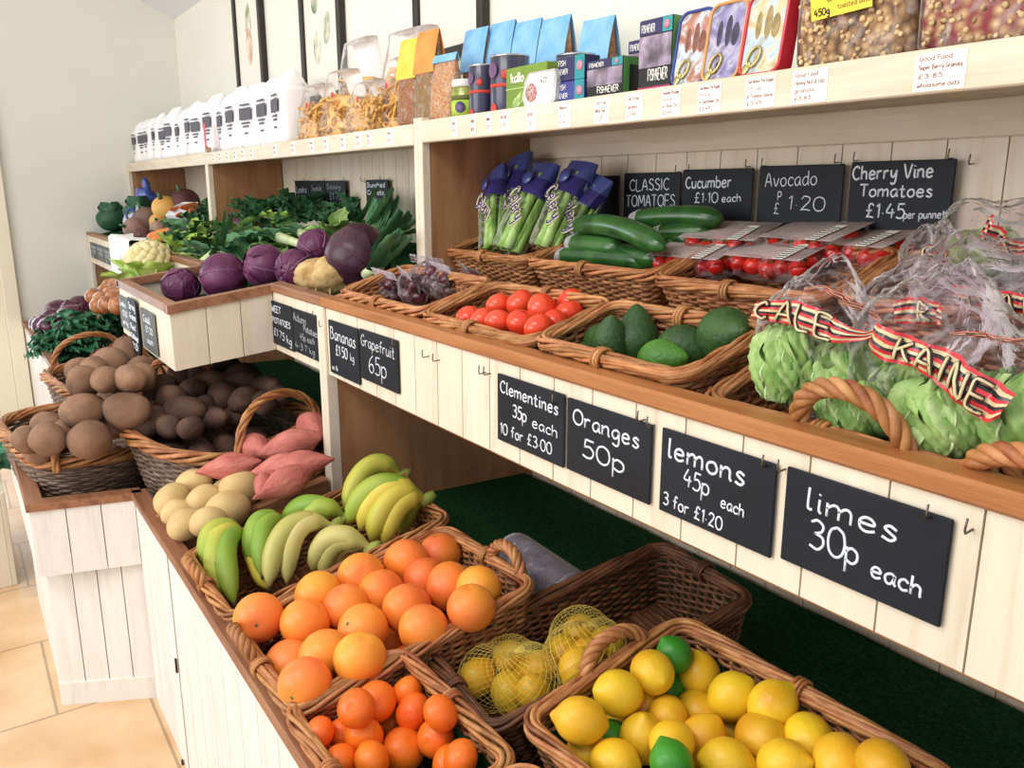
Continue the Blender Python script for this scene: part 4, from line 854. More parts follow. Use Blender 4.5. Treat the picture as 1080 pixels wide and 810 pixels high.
under(P_, PWm[0], 'potato', 'pale smooth potato beneath the others in the small basket', 'potato', .034, -2.01, -1.82, .34, .45, pl, 'pale potatoes in the small basket', 1.7, (1.2, 2.8))
sw = c7((415, 487, .9), (512, 412, .95), (655, 405, 1.05), (732, 335, 1.1), (625, 492, .95), (546, 553, .6), (640, 545, .95), (690, 480, .9))
def along(u0, v0, u1, v1, h):                     # orientation whose long axis follows two points of the pile
    a = onS(u0, v0, .462-SL*.305+h, 0, SL); b_ = onS(u1, v1, .462-SL*.305+h, 0, SL); return tuple(Vector(b_-a).to_track_quat('Z', 'Y').to_euler())
sa = [along(*[f(q) for q, f in zip(s, (lambda x: 130+x/3.68, lambda y: 360+y/3.68)*2)], .18) for s in ((310, 510, 520, 470), (440, 370, 590, 460), (555, 430, 760, 370), (690, 300, 790, 400), (560, 500, 700, 480), (530, 580, 560, 530), (550, 590, 720, 500), (640, 490, 770, 470))]
heap(sw, SWm, 'sweet_potato', 'sweet potato', 'pink sweet potato, %s from the left in the %s of its basket', 3, pl, .20, .032, 'sweet potatoes in their basket', 9, hmin=.06, hmax=.27, angs=sa)

# ------------------------------------------------------------------ leaves
def leaf(L_, W_, ruf=.1, freq=5, curl=.5, cup=.3, seed=0, nu=20, nv=9, root=.12, pw=.8):
    """leaf along +x, lying in xy, tip curling down/up; returns grid"""
    rs = np.random.RandomState(seed); ph = rs.rand(4)*6.28; V = []
    for i in range(nu):
        s = i/(nu-1); w_ = W_/2*(root+(1-root)*math.sin(PI*min(1, s*.92+.04))**pw) if s < .97 else W_*.12
        a = curl*s; x = L_*s*math.cos(a*.5); z0 = -L_*s*math.sin(a*.5)
        for j in range(nv):
            t = 2*j/(nv-1)-1
            rf = ruf*L_*abs(t)**2*(math.sin(freq*2*PI*s+ph[0]+(2 if t > 0 else 0))*.6+.4*math.sin(freq*3.7*s+ph[1]+t*2))
            V.append((x+.25*rf, w_*t*(1-.12*abs(t)*math.sin(freq*2*PI*s+ph[2])), z0+cup*w_*t*t+rf))
    F = [(i*nv+j, i*nv+j+1, (i+1)*nv+j+1, (i+1)*nv+j) for i in range(nu-1) for j in range(nv-1)]
    return np.array(V), F
def lmat(n, a, b_, c, sc=25, rough=.55): 
    return pmat(n, [(.3, a), (.5, b_), (.72, c)], sc, detail=4, rough=rough, bump=.3, bscale=80, rand=.1, sub=.03)
M_kale = lmat('kale_leaf', '24583c', '3c805a', '68a882'); M_dark = lmat('dark_green_leaf', '22452d', '3a6844', '5c8e60'); M_lett = lmat('lettuce_leaf', '5f8f3e', '8fb062', 'bdd396'); M_lime_leaf = lmat('pale_green_leaf', '7fae3a', 'a9c95a', 'cfe08c')
M_leekg = lmat('leek_blade', '3a6a48', '5c9166', '8ab88c', 12); M_rib = pmat('leaf_rib', 'c3d6a0', rough=.6); M_ribd = pmat('leaf_rib_dark', '5c7f58', rough=.6)
def tuft(name, label, cat, pos, n, L_, W_, m, rib, ruf=.12, freq=5, curl=.6, tilt=(.2, 1.1), seed=0, group=None, face=None, spread=PI, cup=.4):
    """a bunch of leaves springing from one point"""
    rs = np.random.RandomState(seed); o = thing(name, label, cat, tuple(float(q) for q in pos), group=group)
    f0 = face if face is not None else 0
    for k in range(n):
        l = L_*rs.uniform(.75, 1.1); yaw = f0+rs.uniform(-spread, spread) if face is not None else 2*PI*k/n+rs.uniform(-.3, .3); el = rs.uniform(*tilt)
        M = rot(rs.uniform(-.5, .5))@rot(0, 0, 0); M = rot(0, 0, yaw)@rot(0, -el, 0)@M
        q = MB().add(*xf(leaf(l, W_*rs.uniform(.8, 1.15), ruf, freq, curl*rs.uniform(.5, 1.3), cup, seed*50+k), M)).build('leaf', m, o)
        s = np.linspace(0, .8, 8); a = curl*s
        P = np.stack([l*s*np.cos(a*.5), 0*s, -l*s*np.sin(a*.5)+.001], 1)
        MB().add(*xf(tube(P, np.linspace(.0045, .0012, 8), 5), M)).build('stem', rib, q)
    return o
def atU(u, v, h=0): return onS(u, v, .978-.29*.70+h, 0, .29)
def atL(u, v, h=0): return onS(u, v, .462-SL*.305+h, 0, SL)

# ------------------------------------------------------------------ middle unit, upper bay
M_red = pmat('red_cabbage_leaf', [(.25, '451a3c'), (.5, '62264e'), (.68, '7a3a62')], 6, detail=4, distort=1.2, rough=.45, bump=.35, bscale=22, rand=.1, coat=.1)
M_vein = pmat('red_cabbage_vein', '85587a', rough=.5)
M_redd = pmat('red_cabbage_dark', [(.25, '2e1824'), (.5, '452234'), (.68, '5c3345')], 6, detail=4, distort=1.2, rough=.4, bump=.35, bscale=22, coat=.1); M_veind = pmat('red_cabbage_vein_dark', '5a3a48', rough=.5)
def cabbage(label, p, r, seed, sq=1.0, M_red=M_red, M_vein=M_vein):
    o = thing('red_cabbage', label, 'red cabbage', tuple(p), (seed*.7, seed*.4, seed*1.3), 'red cabbages along the bay front')
    fn = lambda n: n*(1+.03*snoise(n, 3, seed)+.018*np.sin(7*np.arctan2(n[:, 1], n[:, 0])+3*n[:, 2]))[:, None]
    MB().add(*blob(r, r, r*sq, 28, 20, fn)).build('heart', M_red, o)
    for k in range(4):                              # wrapper leaves with a pale rib each
        ph = np.linspace(-1.15, 1.15, 14); th = np.linspace(-.85, .85, 12); V = []
        for a in ph:
            for b_ in th*math.cos(a*.75):
                d = np.array([math.cos(a)*math.cos(b_), math.cos(a)*math.sin(b_), math.sin(a)]); d = d/np.linalg.norm(d)
                rr = r*(1.035+.012*math.sin(9*b_+seed)+.02*abs(b_))*(1+.03*snoise(d[None], 3, seed)[0]); V.append((d[0]*rr, d[1]*rr, d[2]*rr*sq))
        F = [(i*12+j, i*12+j+1, (i+1)*12+j+1, (i+1)*12+j) for i in range(13) for j in range(11)]
        M = rot(0, 0, k*PI/2+seed); lf = MB().add(*xf((V, F), M)).build('wrapper_leaf', M_red, o)
        vb = MB(); vb.add(*xf(tube([(r*1.045*math.cos(a), 0, r*1.045*math.sin(a)*sq) for a in np.linspace(-1.1, .9, 12)], np.linspace(.0035, .0008, 12), 5), M))
        for sg in (1, -1):
            for a0 in (-.6, -.1, .35):
                vb.add(*xf(tube([(r*1.047*math.cos(a0+.35*t)*math.cos(.55*t), sg*r*1.047*math.cos(a0+.35*t)*math.sin(.55*t), r*1.047*math.sin(a0+.35*t)*sq) for t in np.linspace(0, 1, 7)], np.linspace(.0014, .0005, 7), 4), M))
        vb.build('vein', M_vein, lf)
    return o
for i, (u, v, h, r, lb) in enumerate(((191, 302, .065, .056, 'smallest red cabbage, at the left corner of the bay rim'), (236, 292, .08, .070, 'bright magenta red cabbage, second along the bay rim'), (279, 281, .075, .062, 'red cabbage behind the inner corner of the rim, left of a pair'), (312, 284, .065, .056, 'red cabbage behind the knobbly celeriac, right of a pair'), (333, 261, .10, .052, 'red cabbage in the second row, left of the largest one'), (378, 271, .085, .085, 'largest and darkest red cabbage, against the partition'))):
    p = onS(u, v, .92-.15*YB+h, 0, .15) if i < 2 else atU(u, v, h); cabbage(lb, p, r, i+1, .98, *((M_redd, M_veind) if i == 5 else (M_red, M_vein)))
M_cel = pmat('celeriac_skin', [(.3, 'a8834f'), (.55, 'd0ae78'), (.75, 'e0c698')], 30, detail=5, rough=.85, bump=1, bscale=60)
p = atU(345, 291, .055); o = thing('celeriac', 'knobbly pale celeriac on the rim in front of the darkest red cabbage', 'celeriac', tuple(p), (0, 0, .5))
MB().add(*blob(.085, .075, .056, 30, 22, lambda n: n*(1+.10*snoise(n, 4, 3)+.05*snoise(n, 14, 8)-.16*np.exp(-((n[:, 0]+.1)/.13)**2)*(n[:, 2] > -.3))[:, None])).build('root', M_cel, o)
mb = MB(); rs_ = np.random.RandomState(4)
for k in range(16):
    a = rs_.uniform(0, 6.28); q = np.array([.07*math.cos(a), .062*math.sin(a), -.026]); mb.add(*tube([q, q*1.12+[0, 0, -.006], q*1.2+[0, 0, -.014]], [.004, .003, .001], 5))
mb.build('rootlets', M_cel, o)
# cauliflower, its leaves and two garlic bulbs
p = onS(159, 286, .92-.15*YB+.06, 0, .15); o = thing('cauliflower', 'cauliflower in green leaves at the left corner of the bay', 'cauliflower', tuple(p)); o.scale = (1.3, 1.3, 1.3)
M_curd = pmat('cauliflower_curd', [(.3, 'd9c58c'), (.7, 'efe2b4')], 30, rough=.8, bump=.4, bscale=90)
mb = MB(); rs_ = np.random.RandomState(2)
for k in range(60):
    a = k*2.39996; z = 1-k/60*1.1; rr = math.sqrt(max(0, 1-z*z)); c = np.array([rr*math.cos(a), rr*math.sin(a), z])*.046; v, f = blob(.014, .014, .012, 10, 7, lambda n, k=k: n*(1+.15*snoise(n, 6, k))[:, None]); mb.add(v*1.15+c*1.15+[0, 0, .022], f)
mb.build('curd', M_curd, o)
for k in range(9):
    M = rot(0, 0, k*2*PI/9)@TR(.03, 0, -.05)@rot(0, -1.05+.4*(k % 2), 0); lf = MB().add(*xf(leaf(.115, .085, .06, 3, .5, .5, k, 16, 9, .4), M)).build('leaf', M_lime_leaf, o)
    MB().add(*xf(tube([(0, 0, .001), (.045, 0, -.006), (.08, 0, -.014)], [.006, .004, .0015], 6), M)).build('stem', M_rib, lf)
M_garlic = pmat('garlic_skin', [(.4, 'e9e2d6'), (.6, 'f4f0ea')], 12, (6, 6, 1), rough=.5)
def garlic(label, p, r):
    o = tag(MB().add(*lathe([(.001, -r*.75), (r*.6, -r*.72), (r, -r*.2), (r*.9, r*.35), (r*.4, r*.8), (r*.16, r*1.1), (r*.13, r*1.7), (.001, r*1.75)], 16)).build('garlic_bulb', M_garlic, None, tuple(p)), label, 'garlic', 'garlic bulbs'); o.rotation_euler = (.5, .4, 0)
    return o
garlic('white garlic bulb between cauliflower and smallest red cabbage, the upper one', onS(171, 299, .92-.15*YB+.045, 0, .15), .026); garlic('white garlic bulb at the bay rim, the lower one', onS(165, 309, .92-.15*YB+.03, 0, .15), .024)
# leeks: pale shaft, flat blades
M_shaft = pmat('leek_shaft', [(.3, 'b9cf88'), (.6, 'd9e3b4')], 8, (6, 6, 1), rough=.4)
def leek(label, a, b_, L_=.2, seed=0, spread=.35, n=6, name='leek', r=.014, bend=.3):
    a = np.array(a); b_ = np.array(b_); o = thing(name, label, 'leek', tuple(a), group='leeks piled behind the red cabbages')
    d = b_-a; ln = np.linalg.norm(d); M = Vector(d).to_track_quat('X', 'Z').to_matrix().to_4x4(); rs = np.random.RandomState(seed)
    MB().add(*xf(tube([(0, 0, 0), (ln*.5, 0, 0), (ln, 0, 0)], [r, r, r*1.25], 12), M)).build('shaft', M_shaft, o)
    for k in range(n):
        t = (k/(n-1)-.5)*2; Lk = L_*rs.uniform(.8, 1.1); V = []
        for i in range(12):
            s = i/11; w = .019*(1-s**3)+.003; x = ln-.01+Lk*s*math.cos(t*spread); y = t*r*.7+Lk*s*math.sin(t*spread); z = (.3-abs(t))*r+.03*s*rs.uniform(.9, 1.1)-bend*Lk*s*s*(.5+.5*abs(t))
            for j in (-1, 0, 1): V.append((x, y+w*j, z+(.006 if j else -.003)+.0006*k))
        F = [(i*3+j, i*3+j+1, i*3+j+4, i*3+j+3) for i in range(11) for j in (0, 1)]
        MB().add(*xf((V, F), M)).build('leaf', M_leekg, o)
    return o
leek('leek with pale shaft pointing at the cauliflower, blades fanned up', atU(197, 288, .05), atU(226, 268, .09), .14, 1, .5, bend=-.5)
leek('leek lying across the middle of the bay, behind the magenta cabbage', atU(330, 262, .07), atU(295, 250, .10), .16, 2, .2)
leek('leek lying above the pair of red cabbages, blades to the left', atU(345, 255, .08), atU(318, 246, .10), .15, 3, .25)
for k, (u0, v0, u1, v1) in enumerate(((340, 262, 372, 240), (352, 264, 384, 243), (384, 282, 398, 268), (386, 290, 399, 280), (375, 262, 394, 243))):
    leek('leek beside the partition, %s of five from the left, green blades up to the right' % ORD[k], atU(u0, v0, .05+.005*k), atU(u1, v1, .09), .15, 10+k, .22, bend=-.25 if k in (0, 1, 4) else .0)
# kale and spring greens behind
kk_ = ((240, 226, .10, 13, .15, 'dark kale bunch against the tan partition, tallest of the kale'), (272, 232, .09, 12, .14, 'dark kale bunch left of the three chalkboards'), (285, 226, .08, 10, .12, 'small dark kale bunch in front of the tan partition end'), (318, 228, .10, 13, .14, 'dark kale bunch covering the foot of the three chalkboards'), (352, 240, .06, 11, .12, 'dark kale bunch under the right end of the three chalkboards'), (372, 232, .06, 9, .13, 'dark leafy bunch right of the kale, beside the leeks'), (196, 262, .06, 12, .15, 'dark kale bunch at the left of the bay, behind the cauliflower'), (222, 240, .06, 12, .16, 'dark kale bunch beside the orange carrots'))
for k, (u, v, h, n, L_, lb) in enumerate(kk_): tuft('kale_bunch', lb, 'kale', atU(u, v, h), n, L_, .085, M_dark, M_ribd, .10, 5, .7, (.1, 1.3), 100+k, 'dark kale bunches')
tuft('spring_greens', 'flat dark green leafy greens left of the leek blades', 'greens', atU(208, 250, .06), 7, .17, .10, M_leekg, M_rib, .03, 3, .6, (.1, .7), 210)
for k, (u, v, lb) in enumerate(((188, 268, 'pale yellow-green lettuce heart behind the cauliflower, left of two'), (212, 258, 'pale yellow-green lettuce heart behind the cauliflower, right of two'))):
    tuft('lettuce_heart', lb, 'lettuce', atU(u, v, .06), 10, .12, .055, M_lime_leaf, M_rib, .08, 4, .5, (.1, 1.2), 230+k, 'pale lettuce hearts in the bay')
tuft('lettuce_heart', 'bright lime lettuce heart in the middle of the bay, above the leeks', 'lettuce', atU(300, 236, .09), 9, .10, .05, M_lime_leaf, M_rib, .07, 4, .5, (.1, 1.0), 240, 'pale lettuce hearts in the bay')
tuft('spring_onions', 'bright green bunch with a green band, above the largest cabbage', 'spring onions', atU(342, 245, .09), 12, .10, .022, M_lett, M_rib, .02, 2, 1.2, (.1, .9), 250)
M_turn = pmat('turnip_skin', [(.4, '6a3a66'), (.6, '8b5a80')], 6, rough=.45)
o = MB().add(*lathe([(.001, -.045), (.012, -.04), (.042, -.012), (.046, .005), (.036, .024), (.012, .03), (.001, .028)], 20)).build('turnip', M_turn, None, tuple(atU(258, 237, .08))); tag(o, 'purple turnip half buried among the greens', 'turnip'); o.rotation_euler = (.3, .5, 0)
mb = MB()
for k in range(4): mb.add(*tube([(0, 0, .026), (.01*math.cos(k*1.6), .01*math.sin(k*1.6), .045)], [.003, .002], 5))
mb.build('stem', M_rib, o)

for k, (u, v, h, n, lb) in enumerate(((268, 262, .05, 9, 'broad green leaves behind the gap between the magenta and paired cabbages'), (300, 262, .04, 9, 'broad green leaves right behind the pair of red cabbages'), (222, 272, .05, 8, 'broad green leaves behind the magenta cabbage'), (360, 252, .06, 8, 'broad green leaves above the largest cabbage'), (405, 262, .05, 8, 'broad green leaves in the corner by the partition'), (250, 248, .06, 8, 'broad green leaves below the purple turnip'))):
    tuft('spring_greens', lb, 'greens', atU(u, v, h), n, .15, .075, (M_leekg, M_lett)[k % 2], M_rib, .03, 3, .6, (.05, .9), 300+k, 'spring greens filling the bay')

for k, (u, v, h, n, m, lb) in enumerate(((190, 282, .05, 9, M_lime_leaf, 'pale yellow-green leaves between the cauliflower and the smallest cabbage'), (213, 279, .05, 8, M_lett, 'fresh green leaves between the smallest and the magenta cabbage'), (256, 276, .04, 8, M_leekg, 'grey-green leaves between the magenta and the paired cabbages'))):
    p = onS(u, v, .92-.15*YB+h, 0, .15) if k < 2 else atU(u, v, h); tuft('spring_greens', lb, 'greens', p, n, .12, .065, m, M_rib, .05, 4, .6, (.1, 1.0), 330+k, 'spring greens filling the bay')
# ------------------------------------------------------------------ top shelf goods
ZS = 1.448; YS = .958
M_film = film('clear_film', op=.0, bump=.35, bscale=30); M_film2 = film('clear_bag_soft', op=.0, bump=.3, bscale=22); M_filmr = film('clear_bag_crinkled', 'fbf6f9', op=.0, bump=.5, bscale=30)
M_ink = pmat('ink_black', '1d1d20', rough=.6); M_inkg = pmat('ink_grey', '83807e', rough=.7); M_inkr = pmat('ink_red_brown', '9c6a62', rough=.7); M_wht = pmat('paper_white', 'f6f4ee', rough=.7); M_cream = pmat('print_cream', 'e9e0b8', rough=.5)
M_paper = pmat('flour_bag_paper', [(.3, 'efeef2'), (.7, 'f8f7f8')], 14, rough=.7, bump=.4, bscale=24)
def pouch(w, d, h, seed=0, pinch=.15, top=.0, seg=28, rows=14, amp=.03):
    """standing filled pouch: soft rounded box narrowing to a flat seam on top"""
    V = []; rs = np.random.RandomState(seed); ph = rs.rand(6)*6.28
    for i in range(rows):
        s = i/(rows-1); dd = d*(1-s**2.2*(1-top)) * (1 if s > .06 else .8); ww = w*(1-pinch*(s**2))*(1 if s > .04 else .93)
        for k in range(seg):
            a = 2*PI*k/seg; c_, s_ = math.cos(a), math.sin(a); e = .55
            x = ww/2*math.copysign(abs(c_)**e, c_); y = dd/2*math.copysign(abs(s_)**e, s_); q = 1+amp*(math.sin(3*a+ph[0]+4*s)+math.sin(5*a+ph[1]-7*s))*.5
            V.append((x*q, y*q, h*s))
    F = ringmesh(None, rows, False, seg); return np.array(V), [tuple(q) for q in F]
# flour bags: a long row of white paper bags
M_fp = pmat('flour_print', '5b5a63', rough=.7)
FB = MB().add(*pouch(.145, .10, .178, 1, .02, .9)).add(*xf(pouch(.135, .085, .055, 2, .25, .15, rows=8), TR(0, .006, .176))).mesh('flour_bag', M_paper)
pm = MB(); pm.add(*box(-.05, .05, -.0537, -.0525, .100, .142), smooth=False)
for k, (z, w_) in enumerate(((.150, .08), (.086, .07), (.074, .05), (.05, .03))): pm.add(*box(-w_/2, w_/2, -.0537, -.0525, z, z+.006), smooth=False)
FPR = pm.mesh('printed_panel', M_fp); 
n = 15
for k in range(n):
    x = -5.27+k*(5.27-2.80)/(n-1); o = mkobj('flour_bag', FB, None, (x, YS+.052+.006*math.sin(k*2.1), ZS)); o.rotation_euler.z = .12*math.sin(k*1.7); o.scale = (1, 1, 1+.04*math.sin(k*2.9)); 
    tag(o, 'white paper flour bag with grey print, %s from the right in its shelf row' % (ORD+['thirteenth', 'fourteenth', 'fifteenth'])[n-1-k], 'flour bag', 'white flour bags in a row on the top shelf'); p_ = mkobj('printed_panel', FPR, o)
for k in range(5):
    o = mkobj('flour_bag', FB, None, (-4.9+k*.44, YS+.185, ZS)); o.scale = (1, 1, 1.12); tag(o, 'white flour bag standing behind the front row of flour bags', 'flour bag', 'white flour bags behind the front row'); p_ = mkobj('printed_panel', FPR, o)
# pasta in clear bags
M_pasta = pmat('pasta_golden', [(.3, 'd39a4a'), (.6, 'e6b869'), (.8, 'efcb86')], 20, rough=.45, island=.12); M_dot = pmat('red_dot', 'd8304a', rough=.4)
def pasta_bag(label, x, y, z, w, d, h, seed, kind):
    o = thing('pasta_bag', label, 'bag of pasta', (x, y, z), (0, 0, .15*math.sin(seed*3)), 'clear bags of pasta on the top shelf'); rs = np.random.RandomState(seed); mb = MB()
    for k in range(300 if kind == 'penne' else 60):
        c = np.array([rs.uniform(-.42, .42)*w, rs.uniform(-.36, .36)*d, rs.uniform(.06, .62)*h])
        if kind == 'penne':
            dr = rs.randn(3); dr /= np.linalg.norm(dr); mb.add(*tube([c-dr*.016, c+dr*.003, c+dr*.016], .0048, 6))
        else:
            M = TR(*c)@rot(rs.uniform(-.7, .7)+PI/2*(kind == 'nest' and k % 2), rs.uniform(-.6, .6), rs.uniform(0, 6)); t = np.linspace(0, 2*PI, 16, endpoint=False)
            for q in range(3): mb.add(*xf(tube(np.stack([(.024-.005*q)*np.cos(t), (.018-.004*q)*np.sin(t), .004*np.sin(3*t+q)], 1), .0032, 5, True), M))
    mb.add(*pouch(w*.80, d*.72, h*.62, seed, .1, .5, amp=.05)); s = mb.build('pasta', M_pasta, o); s['kind'] = 'stuff'
    MB().add(*pouch(w, d, h, seed, .1, .35, amp=.05)).build('film', M_film2, o)
    MB().add(*xf(lathe([(.001, .001), (.008, .001), (.008, 0)], 14), TR(.2*w, -d*.46, h*.62)@rot(PI/2))).build('red_sticker', M_dot, o)
pasta_bag('clear bag of pasta tubes next to the flour bags, lower front', -2.60, YS+.07, ZS, .17, .12, .17, 1, 'penne'); pasta_bag('clear bag of curled pasta with a tall puffed top, behind the lower front one', -2.52, YS+.18, ZS, .24, .12, .30, 2, 'curl')
pasta_bag('clear bag of curled pasta in front, second from the flour bags', -2.40, YS+.07, ZS, .17, .12, .19, 3, 'curl'); pasta_bag('clear bag of pasta tubes low at the shelf lip, beside the yellow header', -2.20, YS+.06, ZS, .19, .11, .14, 4, 'penne'); pasta_bag('clear bag of pasta nests with a grey puffed top, right of the tall one', -2.17, YS+.18, ZS, .24, .12, .28, 5, 'nest'); pasta_bag('small clear bag of pasta nests stacked above the low tubes', -2.10, YS+.10, ZS, .13, .10, .19, 6, 'nest')
# clear pouches with folded card headers
def spice(n, a, b_, c): return pmat(n, [(.25, a), (.45, b_), (.6, c), (.75, 'e0c48c')], 130, detail=3, rough=.5, bump=.6, bscale=160)
M_mix = [spice('mix_brown', '6d4a2c', 'a5794a', '8a3f2a'), spice('mix_green', '4c4a2a', '8a8050', 'a0522d'), spice('mix_pale', '8a6a4a', 'caa878', 'b05a3a')]
M_hd = {'yellow': pmat('card_yellow', [(.4, 'f2c33c'), (.6, 'f6d25c')], 20, rough=.5), 'orange': pmat('card_orange', [(.4, 'f08a3c'), (.6, 'f59a50')], 20, rough=.5), 'blue': pmat('card_blue', [(.4, '72aede'), (.6, '8ec2ea')], 20, rough=.5)}
def header_pouch(label, x, y, z, h, col, mi, w=.086, yaw=.10, lean=0, d=.056, zh=.56):
    o = thing('header_pouch', label, 'food pouch', (x, y, z), (lean, 0, yaw), 'clear pouches with card headers'); sd = int(x*-100) % 50
    MB().add(*pouch(w*.95, d*.93, h*.95, sd, .06, .02, amp=.02)).build('contents', M_mix[mi], o); MB().add(*pouch(w, d, h*.97, sd, .06, .02, amp=.035)).build('film', M_film, o)
    def yy(s): return d/2*(1-min(1, s)**2.2)*.96+.0016
    zs = np.linspace(zh, 1.0, 8); F_ = [(-yy(q), h*q) for q in zs]; B_ = [(yy(q), h*q) for q in zs][::-1]
    pr = F_+[(0, h*1.012)]+B_; inn = [(p*.94-(.0004 if p > 0 else -.0004), q-.0012) for p, q in pr][::-1]
    hd = MB().add(*prism(pr+inn, -w*.50, w*.50, 'yz'), smooth=False).build('card_header', M_hd[col], o)
    return o
header_pouch('clear pouch of brown mix with a yellow card header', -1.93, YS+.05, ZS, .21, 'yellow', 0); header_pouch('clear pouch with an orange card header, nearest the shelf joint', -1.82, YS+.04, ZS, .212, 'orange', 1); header_pouch('pouch with an orange card header, behind, among blue ones', -1.80, YS+.16, ZS, .225, 'orange', 1)
for k, (x, y, h, mi) in enumerate(((-1.735, .12, .212, 1), (-1.655, .14, .216, 1), (-1.57, .15, .207, 0), (-1.47, .15, .198, 2), (-1.345, .16, .178, 0))): header_pouch('pouch with a sky blue card header, %s from the left of five' % ORD[k], x, YS+y, ZS, h, 'blue', mi)
header_pouch('colourful clear pouch without much header, beside the jar', -1.735, YS+.035, ZS, .15, 'blue', 2, w=.09, zh=.9)
# jar
M_jar = pmat('relish_green', [(.3, '6d7a25'), (.6, '98a23a'), (.8, 'b5b860')], 40, rough=.25, coat=.6); M_lid = pmat('lid_white', 'd6d8d4', rough=.35); M_lab = pmat('label_lime', [(.45, '9fc23c'), (.6, 'b7d25a')], 12, rough=.5); M_purp = pmat('label_purple', [(.4, '4b3f6a'), (.6, '6a5a8c')], 40, rough=.5)
o = thing('relish_jar', 'small green relish jar with a white lid and lime label', 'jar', (-1.645, YS+.034, ZS))
MB().add(*lathe([(.001, 0), (.031, 0), (.033, .006), (.033, .062), (.028, .07), (.028, .074), (.001, .074)], 28)).build('glass', M_jar, o); MB().add(*lathe([(.001, .070), (.031, .070), (.032, .073), (.032, .084), (.030, .086), (.001, .0865)], 28)).build('lid', M_lid, o)
q = MB().add(*lathe([(.0328, .008), (.0336, .008), (.0336, .042), (.0328, .042)], 28)).build('label', M_lab, o); MB().add(*lathe([(.0328, .042), (.0335, .042), (.0335, .052), (.0328, .052)], 28)).build('label_band', pmat('label_olive', '5d6128', rough=.5), o)
MB().add(*xf(lathe([(.001, .001), (.012, .001), (.012, 0)], 18), rot(0, 0, .6)@TR(0, -.0335, .027)@rot(PI/2))).build('roundel', M_purp, q)
# tall dark tins
M_tin = pmat('tin_midnight', [(.35, '2c2c46'), (.65, '3b3a58')], 6, rough=.3, coat=.4); M_metal = pmat('tin_metal', 'b9bcc0', rough=.25, metal=1); M_tred = pmat('tomato_print', 'c83c32', rough=.4); M_plum = pmat('roundel_plum', '6a4a72', rough=.4)
def tin(label, x, y, r, h, yaw=0):
    o = thing('food_tin', label, 'food tin', (x, y, ZS), (0, 0, yaw), 'tall dark tins on the top shelf'); MB().add(*lathe([(.001, .001), (r*.97, .001), (r, .004), (r, h-.004), (r*.97, h-.002), (r*.93, h-.004), (.001, h-.004)], 36)).build('can', M_tin, o)
    MB().add(*lathe([(r*.95, h-.005), (r*1.01, h-.004), (r*1.01, h), (r*.95, h), (r*.93, h-.003)], 36)).build('rim', M_metal, o)
    def pat(a, z, rr, m, nm):
        MB().add(*xf(lathe([(.001, .0012), (rr*.8, .0010), (rr, 0)], 20), rot(0, 0, a)@TR(0, -r+.0002, z)@rot(PI/2))).build(nm, m, o)
    pat(-.55, h*.74, r*.42, M_plum, 'roundel'); pat(.25, h*.66, r*.24, M_tred, 'tomato_print'); pat(-.5, h*.1, r*.3, M_tred, 'tomato_print')
    MB().add(*lathe([(r*.998, h*.46), (r*1.004, h*.46), (r*1.004, h*.52), (r*.998, h*.52)], 36)).build('red_band', M_tred, o)
tin('tall dark tin with red tomato print, the narrower left one', -1.572, YS+.032, .030, .108, .5); tin('tall dark tin with red tomato print, the wider right one', -1.482, YS+.04, .040, .116, .5); tin('dark tin standing behind the green carton', -1.375, YS+.13, .042, .112, .4)
# cartons and tubs
def carton(label, name, cat, x0, x1, d, h, m, y=YS, z=ZS, yaw=0, group=None):
    o = MB().add(*box(-(x1-x0)/2, (x1-x0)/2, 0, d, 0, h, .0012), smooth=False).build(name, m, None, ((x0+x1)/2, y-.004, z)); o.rotation_euler.z = yaw; return tag(o, label, cat, group)
def panel(o, nm, m, x0, x1, z0, z1, y=-.0006): return MB().add(*box(x0, x1, y, .0004, z0, z1), smooth=False).build(nm, m, o)
M_gbox = pmat('carton_green', [(.4, '6d8a2c'), (.6, '86a03c')], 5, rough=.4)
o = carton('green carton with white lettering and a cucumber-like print', 'food_carton', 'carton', -1.430, -1.295, .06, .082, M_gbox)
mb = MB(); write(mb, 'kallo', -.048, .054, .017, .0019, -.0006, maxw=.042); mb.build('lettering', M_wht, o)
mb = MB(); mb.add(*xf(blob(.03, .0012, .010, 16, 10), TR(-.022, -.0002, .022)@rot(0, -.5, 0))); mb.build('printed_picture', pmat('print_leaf', [(.4, 'c7d89a'), (.6, '7da048')], 60, rough=.4), o); panel(o, 'stripe', pmat('stripe_pale', 'b6c878', rough=.5), -.067, .067, .042, .044)
M_tub = film('tub_clear', 'e9efe4', op=.25, bump=.1, milky=.25)
poly = [(-.042, 0), (.036, 0), (.046, .012), (.050, .045), (.044, .064), (-.030, .064), (-.044, .05), (-.05, .02)]
o = thing('sprout_tub', 'clear plastic tub with a pale label leaning on the green carton', 'tub', (-1.302, YS-.016, ZS), (0, 0, .05)); MB().add(*prism(poly, 0, .010, 'xz'), smooth=False).build('tub', M_tub, o)
pl_ = [(x*.86, .004+z*.86) for x, z in poly]; q = MB().add(*prism(pl_, -.0008, 0, 'xz'), smooth=False).build('label', M_wht, o); mb = MB(); write(mb, '477', .006, .042, .009, .0008, -.0009); mb.build('lettering', M_ink, q)
MB().add(*xf(lathe([(.001, .001), (.017, .001), (.017, 0)], 18), TR(-.022, -.0008, .028)@rot(PI/2))).build('roundel', pmat('roundel_rose', [(.35, '5b4668'), (.5, 'd8b0a8'), (.65, 'a05060')], 120, rough=.5), q)
